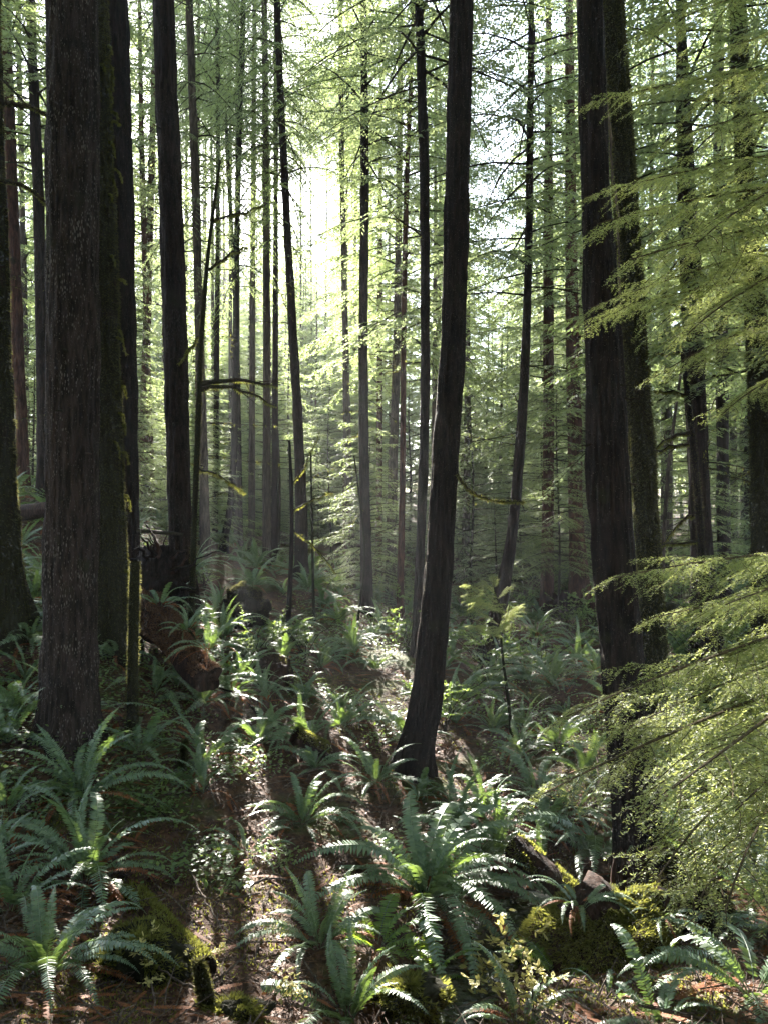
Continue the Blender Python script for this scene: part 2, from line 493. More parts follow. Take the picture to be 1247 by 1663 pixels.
ctrl += [(-9, 16, 3.0), (-14, 22, 3.8), (-12, 10, 2.7), (-9, 5, 1.9), (0, 0, 1.4), (-3, 0.5, 1.6), (3, 0.5, 1.4), (0, 2.0, 1.2), (-2, 2.4, 1.0), (2, 2.2, 1.1), (0.3, 3.4, 0.35), (6, 5, 0.6), (8, 12, 0.8),
         (-20, 40, 3.4), (0, 40, 1.0), (20, 40, 1.0), (0, 70, 1.4), (-40, 70, 4), (40, 70, 2), (0, -20, 2.5), (-30, 0, 3.5), (30, 0, 2.5), (-60, 150, 7), (60, 150, 7), (0, 150, 6), (0, -120, 3), (-120, 0, 5), (120, 0, 5)]
ctrl = np.array(ctrl)
_X = ctrl[:, :2]
_K = np.linalg.norm(_X[:, None] - _X[None], axis=-1)
_A = np.block([[_K + 0.0 * np.eye(len(_X)), np.ones((len(_X), 1))], [np.ones((1, len(_X))), np.zeros((1, 1))]])
_A[:len(_X), :len(_X)] -= 0.15 * np.eye(len(_X))
_W = np.linalg.solve(_A, np.append(ctrl[:, 2], 0))
CREEK = np.array([P(700, 1640, 4.9)[:2], P(770, 1560, 5.6)[:2], P(825, 1525, 6.0)[:2], P(890, 1490, 6.5)[:2]])
WATER_Z = -0.36

def seg_dist(x, y, pts):
    best = np.full(np.shape(x), 1e9)
    for a, b in zip(pts[:-1], pts[1:]):
        ab = b - a
        t = np.clip(((x - a[0]) * ab[0] + (y - a[1]) * ab[1]) / (ab @ ab), 0, 1)
        best = np.minimum(best, np.hypot(x - a[0] - t * ab[0], y - a[1] - t * ab[1]))
    return best

def gz(x, y):
    x, y = np.asarray(x, float), np.asarray(y, float)
    sh = np.broadcast(x, y).shape
    xf, yf = np.broadcast_to(x, sh).ravel(), np.broadcast_to(y, sh).ravel()
    out = np.empty(len(xf))
    for s in range(0, len(xf), 20000):
        q = np.stack([xf[s:s + 20000], yf[s:s + 20000]], -1)
        k = np.linalg.norm(q[:, None] - _X[None], axis=-1)
        out[s:s + 20000] = k @ _W[:-1] + _W[-1]
    far = np.clip(np.hypot(xf, yf) / 60, 0, 1)
    out += 0.10 * fbm(xf * 0.9, yf * 0.9, 0.3, 3, 4) + 0.035 * fbm(xf * 4, yf * 4, 0.7, 9, 3) + far * 1.2 * fbm(xf * 0.06, yf * 0.06, 0, 5, 2)
    c = np.exp(-(seg_dist(xf, yf, CREEK) / 0.38) ** 2)
    out = out * (1 - c) + (WATER_Z - 0.13 + 0.08 * vnoise(xf * 5, yf * 5, 2)) * c
    return out.reshape(sh)

def hit(px, py, d0=2.6, d1=70):
    d = np.concatenate([np.arange(d0, 15, 0.05), np.arange(15, d1, 0.2)])
    p = np.stack([(px - 623.5) / F * d, d, CAM_Z - (py - 831.5) / F * d], -1)
    g = gz(p[:, 0], p[:, 1])
    i = np.argmax(p[:, 2] <= g) if np.any(p[:, 2] <= g) else len(d) - 1
    return np.array([p[i, 0], p[i, 1], g[i]])

def axis(stops):
    out = [np.array([stops[0][0]])]
    for (a, _), (b, st) in zip(stops[:-1], stops[1:]):
        n = max(1, int(round((b - a) / st)))
        out.append(np.linspace(a, b, n + 1)[1:])
    return np.concatenate(out)
gx = axis([(-260, 0), (-60, 20), (-20, 2), (-7, 0.25), (-4.5, 0.1), (4.5, 0.07), (7, 0.1), (20, 0.4), (60, 2), (260, 20)])
gy = axis([(-260, 0), (-40, 20), (-4, 3), (2, 0.5), (3, 0.1), (13, 0.07), (26, 0.2), (60, 0.8), (120, 3), (260, 20)])
GX, GY = np.meshgrid(gx, gy)
GZ = gz(GX, GY)
mb = MB()
mb.add(np.stack([GX, GY, GZ], -1).reshape(-1, 3), grid_faces(len(gy), len(gx), False)[:, ::1])
structure(link('ground', mb.mesh('ground', [M['ground']], True)))

# creek
a = np.linspace(0, 2 * np.pi, 40, endpoint=False)
mb = MB()
cx = np.linspace(0.1, 2.1, 70)
cyy = np.linspace(4.6, 6.9, 80)
CX, CY = np.meshgrid(cx, cyy)
keep = seg_dist(CX, CY, CREEK) < 0.42
fc = grid_faces(len(cyy), len(cx), False)
fc = fc[keep.ravel()[fc].all(axis=1)]
mb.add(np.stack([CX, CY, WATER_Z + 0.02 * fbm(CX * 7, CY * 7, 1, 4, 3)], -1).reshape(-1, 3), fc)
structure(link('creek', mb.mesh('creek', [M['water']], True)))

# ------------------------------------------------------------------ trees
def trunk_mesh(name, cen, r, mat, sides, ridge=0.06, seed=0, flare=0.45, lumps=0.05):
    """cen: N x 3 centre line (relative), r: N radii"""
    n = len(cen)
    a = np.linspace(0, 2 * np.pi, sides, endpoint=False)
    z = cen[:, 2][:, None]
    ca, sa = np.cos(a)[None], np.sin(a)[None]
    R = r[:, None]
    ph = seed * 1.7
    fl = 1 + flare * np.exp(-np.clip(z, 0, None) / 0.28) * (0.7 + 0.45 * np.cos(5 * a[None] + ph) + 0.3 * np.cos(3 * a[None] + 2 * ph))
    k = 0.55 / np.maximum(R.max(), 0.05)
    rg = fbm(ca * R * 22 + 5, sa * R * 22, z * 2.6, seed, 3)
    lump = fbm(ca * R * 4 + 9, sa * R * 4, z * 1.1, seed + 5, 2)
    rr = R * (fl + lumps * lump) + ridge * 0.35 * np.minimum(R, 0.2) * rg
    v = np.stack([cen[:, 0:1] + rr * ca, cen[:, 1:2] + rr * sa, np.broadcast_to(z, rr.shape)], -1)
    mb = MB()
    mb.add(v.reshape(-1, 3), grid_faces(n, sides))
    return mb.mesh(name, [mat], True), v

def crown_mesh(name, H, zlo, Lmax, nb, seed, mat, tw=30, sec_d=9, W=0.024, TL=0.105, up=0.12, droop=0.35, taper=0.75, gap=0.0):
    """conifer crown: whorled limbs, side sprays on both edges, leaf-sized needle twigs along the sprays"""
    g = np.random.default_rng(seed)
    mb = MB()
    B, D, S, LL, WW = [], [], [], [], []
    for i in range(nb):
        f = (i + g.random() * 0.8) / nb
        h = zlo + (H - zlo) * f ** 0.92
        if g.random() < gap:
            continue
        az = i * 2.39996 + g.normal() * 0.45
        L = (Lmax * (1 - f) ** taper * g.uniform(0.6, 1.15)) + 0.25
        u = np.array([math.cos(az), math.sin(az), 0])
        sl = up + g.normal() * 0.10 + 0.35 * f
        dr = droop * g.uniform(0.7, 1.4)
        bend = g.normal() * 0.15
        side0 = np.array([-u[1], u[0], 0])
        def pt(t):
            t = np.asarray(t)[..., None]
            return np.array([0, 0, h]) + u * L * t + side0 * L * bend * t * t + np.array([0, 0, 1]) * L * (sl * t - dr * t * t)
        tube(mb, pt(np.linspace(0, 1, 6)), np.linspace(0.011 + 0.008 * L, 0.003, 6), 3, 1, False)
        m = max(5, int(L * sec_d))
        t = np.linspace(0.12 + 0.1 * g.random(), 1.0, m) + g.normal(0, 0.01, m)
        t = np.clip(t, 0.08, 1)
        sgn = np.where(np.arange(m) % 2 == 0, 1, -1)
        o = pt(t)
        tang = norm(pt(np.minimum(t + 0.02, 1.02)) - pt(t - 0.0))
        ls = (0.40 * L * (1 - t) ** 0.75 * np.minimum(1, 0.4 + t * 1.6) + 0.12) * g.uniform(0.55, 1.25, m)
        ang = np.radians(g.uniform(42, 68, m)) * sgn
        sd = norm(np.cross(np.array([0, 0, 1.0])[None], tang))
        d = norm(tang * np.cos(ang)[:, None] + sd * np.sin(ang)[:, None] + np.array([0, 0, 1.0]) * g.normal(-0.08, 0.10, m)[:, None])
        for j in range(m):
            k = max(4, int(ls[j] * tw))
            q = np.linspace(0.05, 1, k) 
            dz = -0.30 * ls[j] * q ** 2
            b = o[j] + d[j] * (ls[j] * q)[:, None]
            b[:, 2] += dz
            sg = np.where(np.arange(k) % 2 == 0, 1.0, -1.0)
            aa = np.radians(g.uniform(30, 60, k)) * sg
            s2 = norm(np.cross(np.array([0, 0, 1.0]), d[j]))
            td = d[j] * np.cos(aa)[:, None] + s2 * np.sin(aa)[:, None]
            td[:, 2] += g.normal(-0.25, 0.20, k) - 0.3 * q
            B.append(b)
            D.append(td)
            S.append(np.cross(td, g.normal(0, 0.45, (k, 3)) + np.array([0, 0, 1.0])))
            LL.append(TL * g.uniform(0.55, 1.3, k) * (1 - 0.4 * q))
            WW.append(W * g.uniform(0.7, 1.3, k))
    diamonds(mb, np.concatenate(B), np.concatenate(D), np.concatenate(S), np.concatenate(LL), np.concatenate(WW), 0)
    return mb.mesh(name, [mat, M['twig']])

CROWN = {
 'tall': crown_mesh('crown_tall', 27, 0, 3.4, 70, 11, M['needle'], tw=24, sec_d=8, W=0.034, TL=0.13),
 'mid': [crown_mesh('crown_mid', 22, 0, 2.8, 100, 21, M['needle'], taper=0.55, droop=0.5, tw=32, sec_d=11, W=0.043, TL=0.13),
         crown_mesh('crown_mid_dull', 22, 0, 2.9, 96, 22, M['needle_blue'], taper=0.6, droop=0.55, tw=32, sec_d=11, W=0.043, TL=0.13)],
 'open': [crown_mesh('crown_open', 22, 0, 2.6, 112, 31, M['needle'], taper=0.45, droop=0.65, tw=28, sec_d=10, gap=0.12, W=0.037, TL=0.12),
          crown_mesh('crown_open_dull', 22, 0, 2.6, 112, 32, M['needle_blue'], taper=0.45, droop=0.7, tw=28, sec_d=10, gap=0.12, W=0.037, TL=0.12)],
 'low': [crown_mesh('crown_low', 24, 0, 3.0, 115, 41, M['needle'], taper=0.7, droop=0.5, tw=32, sec_d=11, W=0.043, TL=0.13),
         crown_mesh('crown_low_dull', 24, 0, 2.9, 110, 42, M['needle_blue'], taper=0.65, droop=0.55, tw=32, sec_d=11, W=0.043, TL=0.13)],
 'far': [crown_mesh('crown_far', 24, 0, 3.2, 110, 61, M['needle'], taper=0.6, droop=0.5, tw=24, sec_d=10, W=0.074, TL=0.20),
         crown_mesh('crown_far_dull', 24, 0, 3.4, 105, 62, M['needle_blue'], taper=0.65, droop=0.55, tw=24, sec_d=10, W=0.074, TL=0.20)],
 'young': [crown_mesh('crown_young', 6.5, 0, 1.9, 74, 51, M['needle'], tw=42, sec_d=15, W=0.022, TL=0.08, taper=0.8, up=0.05, droop=0.25),
           crown_mesh('crown_young_dull', 5.5, 0, 1.7, 66, 52, M['needle_blue'], tw=42, sec_d=15, W=0.022, TL=0.08, taper=0.8, up=0.05, droop=0.25)],
}

def dead_branch(name, L, seed, mat, r0=0.014):
    g = np.random.default_rng(seed)
    mb = MB()
    t = np.linspace(0, 1, 9)
    b1, b2 = g.normal(0, 0.15), g.uniform(-0.35, 0.15)
    p = np.stack([L * t, L * b1 * t ** 2 + 0.03 * L * np.sin(t * 9 + seed), L * (0.1 * t + b2 * t * t)], -1)
    tube(mb, p, r0 * (1 - 0.8 * t), 5)
    for j in range(7):
        i = g.integers(2, 8)
        l = L * g.uniform(0.15, 0.4)
        s = g.choice([-1, 1])
        d = np.array([0.7, s * g.uniform(0.4, 0.9), g.uniform(-0.6, 0.2)])
        q = np.linspace(0, 1, 5)[:, None]
        tube(mb, p[i] + d * l * q + np.array([0, 0, -0.2 * l]) * q ** 2, r0 * 0.4 * (1 - 0.8 * q[:, 0]), 3)
    n = int(50 * L)
    i = g.integers(0, 9, n)
    bb = p[i] + g.normal(0, 0.008, (n, 3))
    dd = g.normal(0, 0.5, (n, 3)) + np.array([0, 0, -0.9])
    diamonds(mb, bb, dd, np.cross(dd, g.normal(0, 1, (n, 3))), g.uniform(0.02, 0.06, n), 0.012, 1)
    return mb.mesh(name, [mat, M['moss']])
DEAD = [dead_branch('branch', L, 100 + i, M['twig']) for i, L in enumerate((0.8, 1.1, 1.4, 0.6, 1.7))]

def blades_on(v, n, seed, L=(0.02, 0.05), W=0.008, zmax=None, droop=0.5, facing=None, mask=None):
    """moss tufts on a ring grid v (rows x sides x 3)"""
    g = np.random.default_rng(seed)
    rows, sides = v.shape[:2]
    i = g.integers(0, rows - 1, n)
    j = g.integers(0, sides, n)
    f, e = g.random(n)[:, None], g.random(n)[:, None]
    j2 = (j + 1) % sides
    p = (v[i, j] * (1 - f) + v[i, j2] * f) * (1 - e) + (v[i + 1, j] * (1 - f) + v[i + 1, j2] * f) * e
    c = v[i].mean(axis=1)
    out = norm(p - c)
    if mask is not None:
        k = mask(p, out)
        p, out = p[k], out[k]
    n = len(p)
    d = out + g.normal(0, 0.45, (n, 3)) + np.array([0, 0, -droop])
    mb = MB()
    diamonds(mb, p - out * 0.004, d, np.cross(d, g.normal(0, 1, (n, 3))), g.uniform(L[0], L[1], n), W, 0)
    return mb

g0 = np.random.default_rng(99)
ti = 0
for key, d, pts, bark, crown, z0, label in TREES:
    ti += 1
    pts = list(pts)
    wp = np.array([np.append(P(px, py, d), 0.5 * wd / F * d) for px, py, wd in pts])
    base = wp[0, :3].copy()
    base[2] = gz(base[0], base[1])
    # extend above the frame, tapering
    up = norm(wp[-1, :3] - wp[-3, :3])
    H = wp[-1, 2] + {'tall': 16, 'mid': 9, 'open': 9, 'low': 10}.get(crown, 0.6)
    hh = (H - wp[-1, 2])
    lean = up * np.array([0.5, 0.5, 1])
    topr = wp[-1, 3] * (0.3 if crown else 0.2)
    ext = np.append(wp[-1, :3] + lean / lean[2] * hh, topr)
    e1 = wp[-1] * 0.5 + ext * 0.5
    full = np.vstack([wp, e1, ext]) if crown else np.vstack([wp, ext])
    root = base + np.array([0, 0, -0.3])
    full = np.vstack([np.append(root + (wp[0, :3] - wp[1, :3]) * 0.05, wp[0, 3]), full])
    full[1, 2] = max(full[1, 2], root[2] + 0.15)
    near = d < 14
    n = 420 if near else 90
    c = catmull(full, n)
    rel = c[:, :3] - base
    name = 'conifer_tree' if crown else 'dead_tree'
    t = empty(name, base)
    tag(t, label, 'tree')
    t['group'] = 'conifer trunks near enough to tell apart'
    me, v = trunk_mesh('trunk', rel, np.maximum(c[:, 3], 0.012), M[bark], 104 if d < 10 else (64 if near else 18), ridge=0.55 if bark != 'bark_moss' else 0.5, seed=ti, flare=0.42 if key != 't25' else 0.7)
    link('trunk', me, t)
    if key in ('t2', 't5', 't22', 't24'):
        vv = v[(v[:, :, 2].mean(axis=1) + base[2]) < 9.5]
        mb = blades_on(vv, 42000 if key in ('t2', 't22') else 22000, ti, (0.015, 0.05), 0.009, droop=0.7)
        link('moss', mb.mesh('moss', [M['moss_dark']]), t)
        if key == 't2':
            for q in range(22):       # hanging moss beards on the lit edge
                mb = MB()
                k = g0.integers(20, len(vv) - 5)
                j = int((-0.02 + g0.normal() * 0.05) * 104) % 104
                p0 = vv[k, j]
                tt = np.linspace(0, 1, 7)[:, None]
                l = g0.uniform(0.06, 0.24)
                path = p0 + np.array([g0.uniform(0.03, 0.12), g0.normal() * 0.03, 0.01]) * np.sqrt(tt) + np.array([0, 0, -l]) * tt ** 2 + g0.normal(0, 0.006, (7, 3))
                path[0] = p0
                n_ = 260
                k_ = g0.integers(0, 6, n_)
                f_ = g0.random((n_, 1))
                pb_ = path[k_] * (1 - f_) + path[k_ + 1] * f_
                dd_ = g0.normal(0, 0.5, (n_, 3)) + np.array([0, 0, -1.0])
                tube(mb, path, 0.005, 4)
                diamonds(mb, pb_, dd_, np.cross(dd_, g0.normal(0, 1, (n_, 3))), g0.uniform(0.015, 0.045, n_), 0.008)
                link('moss_beard', mb.mesh('moss_beard', [M['moss']]), t)
    elif near:
        vv = v[(v[:, :, 2].mean(axis=1) + base[2]) < 9.5]
        mb = blades_on(vv, 9000, ti, (0.006, 0.016), 0.006, droop=0.2)
        link('lichen', mb.mesh('lichen', [M['fuzz']]), t)
    if near:
        for q in range(9 if d < 10 else 6):        # broken branch stubs
            kz = int(g0.integers(20, int(n * 0.42)))
            az = g0.uniform(3.5, 6.0)
            js = int(az / (2 * np.pi) * v.shape[1]) % v.shape[1]
            p0 = v[kz, js]
            ov = norm(p0 - rel[kz])
            mb = MB()
            tt = np.linspace(0, 1, 5)[:, None]
            l = g0.uniform(0.04, 0.16)
            tube(mb, p0 - ov * 0.02 + (ov * l + np.array([0, 0, -0.02])) * tt + g0.normal(0, 0.004, (5, 3)), 0.011 * (1.1 - 0.6 * tt[:, 0]), 6)
            link('branch_stub', mb.mesh('branch_stub', [M['twig']], True), t)
    limbs = {'t5': [([(-20, 160), (0, 166), (45, 172), (92, 196)], 10), ([(-20, 292), (10, 294), (45, 305), (82, 338)], 9)],
             't19': [([(742, 770), (760, 795), (800, 812), (850, 815)], 5)],
             't22': [([(975, -10), (978, 120), (988, 200), (992, 260), (1000, 330), (1006, 480)], 6)]}.get(key, [])
    for lp, lw in limbs:
        dl = d - 0.35 if key != 't22' else 8.9
        path = catmull(np.array([P(a_, b_, dl) for a_, b_ in lp]), 24) - base
        mb = MB()
        tube(mb, path + g0.normal(0, 0.006, path.shape), 0.5 * lw / F * d * np.linspace(1, 0.5, 24), 6)
        n_ = 1500
        k_ = g0.integers(0, 23, n_)
        f_ = g0.random((n_, 1))
        pb_ = path[k_] * (1 - f_) + path[k_ + 1] * f_
        dd_ = g0.normal(0, 0.6, (n_, 3)) + np.array([0, 0, -0.6])
        diamonds(mb, pb_, dd_, np.cross(dd_, g0.normal(0, 1, (n_, 3))), g0.uniform(0.015, 0.05, n_), 0.008, 1)
        link('mossy_limb' if key != 't22' else 'moss_strand', mb.mesh('mossy_limb', [M['twig'] if key != 't22' else M['stick'], M['moss']]), t)
    if crown:
        cv = CROWN[crown]
        me = cv if not isinstance(cv, list) else cv[ti % len(cv)]
        zc = base[2] + z0
        zz = c[:, 2]
        i0 = min(np.searchsorted(zz, zc), n - 20)
        p0, p1 = c[i0, :3], c[-1, :3]
        ax = Vector(p1 - p0)
        L = ax.length
        bz = me.vertices
        hgt = {'tall': 27, 'mid': 22, 'open': 22, 'low': 24}[crown]
        o = link('crown', me, t, p0 - base)
        o.rotation_mode = 'QUATERNION'
        o.rotation_quaternion = ax.to_track_quat('Z', 'Y') @ Quaternion((0, 0, 1), ti * 2.1)
        wx = 0.58 if key in ('t9', 't11', 't12') else 1.0
        o.scale = (wx, wx, max(0.5, L / hgt * 1.02))
        # dead limbs below the crown
        nb = {'tall': 0, 'mid': 9, 'open': 9, 'low': 9}[crown]
        if key == 't23':
            nb = 16
        for q in range(nb):
            zq = base[2] + g0.uniform(1.2, z0 + 3)
            iq = min(np.searchsorted(zz, zq), n - 1)
            o = link('branch', DEAD[g0.integers(0, 5)], t, c[iq, :3] - base, (g0.normal() * 0.2, g0.normal() * 0.25, g0.uniform(0, 6.28)), g0.uniform(0.6, 1.2))

# background trees, copied from a few trunks and crowns
def back_trunk(i, H, r):
    zz = np.linspace(-0.4, H, 26)
    c = np.stack([0.15 * np.sin(zz * 0.12 + i), 0.12 * np.sin(zz * 0.1 + 2 * i), zz], -1)
    return trunk_mesh('trunk', c, r * (1 - 0.85 * np.clip(zz / H, 0, 1)) + 0.01, M[('bark', 'bark_grey', 'bark_red')[i]], 12, 0.2, 60 + i, 0.3)[0]
BT = [back_trunk(0, 29, 0.17), back_trunk(1, 29, 0.20), back_trunk(2, 29, 0.15)]
placed = [(t[2][0][0], t[1]) for t in TREES]
pos = []
tries = 0
first = 0
while len(pos) < 200 and tries < 40000:
    tries += 1
    d = 23 + 92 * g0.random() ** 1.2
    x = g0.uniform(-0.60, 0.60) * d + g0.normal() * 1.5
    if len(pos) < 40 and tries < 4000:
        first = len(pos) + 1
        d = g0.uniform(86, 118)
        x = (g0.uniform(280, 570) - 623.5) / F * d
    px = 623.5 + x / d * F
    if d < 70 and 760 < px < 835:
        continue
    if d < 84 and 290 < px < (640 if d < 36 else 560):
        continue
    if any(math.hypot(x - q[0], d - q[1]) < 2.0 + d * 0.015 for q in pos):
        continue
    if any(abs(px - a_) < 14 and abs(d - b_) < 3 for a_, b_ in placed):
        continue
    pos.append((x, d))
for i, (x, d) in enumerate(pos):
    k = 'far' if d > 36 else 'low'
    cm = CROWN[k][i % 2]
    z = gz(x, d)
    t = empty('conifer_tree', (x, d, z), g0.uniform(0, 6.28))
    side = 'right of the leaning centre trunk' if x > 0.06 * d else 'left of the leaning centre trunk'
    tag(t, 'slim conifer of the hazy far woods, ' + side, 'tree', 'far conifers ' + side)
    sc = g0.uniform(0.66, 0.98) if i >= first else g0.uniform(1.15, 1.28)
    t.scale = (sc,) * 3
    t.rotation_euler = (g0.normal() * 0.02, g0.normal() * 0.02, g0.uniform(0, 6.28))
    link('trunk', BT[i % 3], t)
    zl = g0.uniform(2.0, 6.5) if d > 36 else g0.uniform(4, 8)
    o = link('crown', cm, t, (0, 0, zl))
    o.scale = (1.05, 1.05, (30 - zl) / 24)

for i, (px, d) in enumerate([(350, 23), (385, 25), (320, 27), (376, 29), (345, 36), (365, 47), (490, 44), (530, 48), (330, 52), (300, 33), (505, 50), (555, 52), (580, 44), (335, 42), (360, 58), (446, 20.5), (413, 22.5), (562, 30), (592, 35), (428, 19)]):
    x = (px - 623.5) / F * d
    t = empty('conifer_tree', (x, d, gz(x, d)), i * 1.3)
    tag(t, 'lacy thin conifer in the bright gap where the sun breaks through', 'tree', 'lacy conifers under the sun gap')
    link('trunk', BT[i % 3], t).scale = (0.5, 0.5, 1.05)
    zl = 0.51 * (d - 4.5) + 0.8 + 1.2 * (i % 3)
    o = link('crown', CROWN['open'][i % 2], t, (0, 0, zl))
    wx = 0.55 if i >= 14 else 1.0
    o.scale = (wx, wx, (31 - zl) / 22)
    o.rotation_euler = (0, 0, i * 1.1)

mp_ = []
RG = [(770, 50, 18), (800, 60, 22), (825, 48, 17), (790, 40, 13), (750, 38, 15), (842, 55, 21), (812, 36, 11), (735, 52, 19)]
while len(mp_) < 34:
    d = g0.uniform(30, 62)
    px = g0.uniform(290, 610) if len(mp_) > 16 else g0.uniform(450, 590)
    if len(mp_) < len(RG):
        px, d = RG[len(mp_)][:2]
    x = (px - 623.5) / F * d
    if any(math.hypot(x - q[0], d - q[1]) < 1.8 for q in mp_):
        continue
    mp_.append((x, d))
    H = min(22.0, 0.51 * (d - 13.5)) * g0.uniform(0.75, 1.0)
    rgap = len(mp_) <= len(RG)
    if rgap:
        H = RG[len(mp_) - 1][2]
    t = empty('conifer_tree', (x, d, gz(x, d)), g0.uniform(0, 6.28))
    if rgap:
        tag(t, 'half grown bluish conifer far below the pale sky gap by the bent trunk', 'tree', 'half grown conifers below the pale gap')
    else:
        tag(t, 'glowing half grown conifer in the hazy middle distance below the sun gap', 'tree', 'half grown conifers below the sun gap')
    o = link('trunk', BT[len(mp_) % 3], t)
    o.scale = (0.55, 0.55, H / 29)
    o = link('crown', CROWN['far'][len(mp_) % 2], t, (0, 0, 0.8))
    o.scale = (0.75, 0.75, (H - 0.5) / 24)

# same woods behind and beside the viewpoint, added unseen to block sky fill
ring = []
tries = 0
while len(ring) < 34 and tries < 5000:
    tries += 1
    an = g0.uniform(0, 6.28)
    rr = g0.uniform(5, 26)
    x, d = rr * math.sin(an), rr * math.cos(an)
    if d > -2 and abs(x) < 0.62 * max(d, 0) + 2.5:
        continue
    if d > 2 and abs(x) < 0.62 * d + 3.6:
        continue
    if any(math.hypot(x - q[0], d - q[1]) < 3 for q in ring):
        continue
    ring.append((x, d))
for i, (x, d) in enumerate(ring):
    t = empty('conifer_tree', (x, d, gz(x, d)), g0.uniform(0, 6.28))
    tag(t, 'conifer of the same woods standing outside the view', 'tree', 'conifers around the viewpoint')
    link('trunk', BT[i % 3], t)
    o = link('crown', CROWN['far'][i % 2], t, (0, 0, g0.uniform(2.5, 6)))
    o.scale = (1.1, 1.1, 1.02)

# young hemlocks under the tall trees
YT = []
def young_tree(px, py, d, H, var, label, r=0.03, group=None, zl=0.6, rz=0.0):
    b = P(px, py, d)
    b[2] = gz(b[0], b[1])
    t = empty('young_hemlock', b, rz)
    tag(t, label, 'young tree', group)
    zz = np.linspace(-0.15, H, 24)
    c = np.stack([0.05 * np.sin(zz * 0.9 + px), 0.05 * np.cos(zz * 0.8), zz], -1)
    me, v = trunk_mesh('trunk', c, r * (1 - 0.85 * np.clip(zz / H, 0, 1)) + 0.004, M['twig'], 10, 0.2, 3, 0.4)
    link('trunk', me, t)
    o = link('crown', CROWN['young'][var], t, (0, 0, zl))
    s = (H - zl) / (6.5 if var == 0 else 5.5)
    o.scale = (s ** 0.5, s ** 0.5, s)
young_tree(452, 900, 25, 7.4, 0, 'sunlit young hemlock spreading pale green sprays left of the medium trunk', zl=2.8, r=0.05)
young_tree(535, 945, 26.0, 7.2, 1, 'bluish green young hemlock with a dense dark top near the middle', zl=2.4)
young_tree(600, 960, 19.0, 4.0, 1, 'small dull green hemlock at the foot of the straight mid width trunk', zl=0.5)
young_tree(765, 950, 24.0, 6.5, 1, 'drooping blue green young conifer right of the leaning centre trunk', zl=0.4, r=0.05)
young_tree(730, 930, 30.0, 8.0, 1, 'hazy young conifer farther back right behind the leaning centre trunk', zl=0.4, r=0.06)
young_tree(905, 960, 20.0, 6.0, 0, 'young hemlock with hanging sprays before the red barked cedar', zl=1.2)
young_tree(880, 930, 30.0, 7.0, 1, 'dull green young conifer behind the orange brown trunk', zl=0.4, r=0.05)
young_tree(1130, 940, 19.0, 5.5, 0, 'young conifer growing behind the branched right trunk', zl=0.6)
young_tree(280, 900, 22.0, 5.0, 0, 'young conifer showing between the two dark left trunks', zl=0.5)
young_tree(375, 900, 26.0, 5.5, 0, 'pale young conifer behind the thin curved trunk', zl=0.4)
young_tree(430, 890, 30.0, 7.0, 1, 'misty young conifer farthest below the sun gap', zl=0.4, r=0.05)
young_tree(55, 800, 19.0, 3.5, 1, 'small dark conifer on the left bank behind slender trunks', zl=0.4)
young_tree(1010, 930, 26.0, 7.0, 1, 'tall dull conifer peeping between the two thick right trunks', zl=0.5, r=0.05)
young_tree(1220, 935, 22.0, 6.0, 1, 'shaded conifer standing low by the right border', zl=0.5)
young_tree(665, 935, 34.0, 9.0, 1, 'far hazy conifer left of the leaning centre trunk', zl=0.4, r=0.06)

nn = 0
tries = 0
yp = []
while nn < 75 and tries < 5000:
    tries += 1
    d = 19 + 36 * g0.random()
    px = g0.uniform(-80, 1330)
    x = (px - 623.5) / F * d
    if any(math.hypot(x - a_, d - b_) < 1.3 for a_, b_ in yp):
        continue
    yp.append((x, d))
    H = g0.uniform(2.5, 8.0)
    if 640 < px < 1000 and d < 26:
        H = min(H, 3.5)
    if 360 < px < 640:
        H = min(H, 5.5)
    side = 'right of the leaning centre trunk' if px > 700 else 'left of the leaning centre trunk'
    young_tree(px, 900, d, H, int(g0.integers(0, 2)), 'misty young conifer in the understory thicket ' + side, 0.03, 'understory conifers ' + side, 0.2, g0.uniform(0, 6.28))
    nn += 1

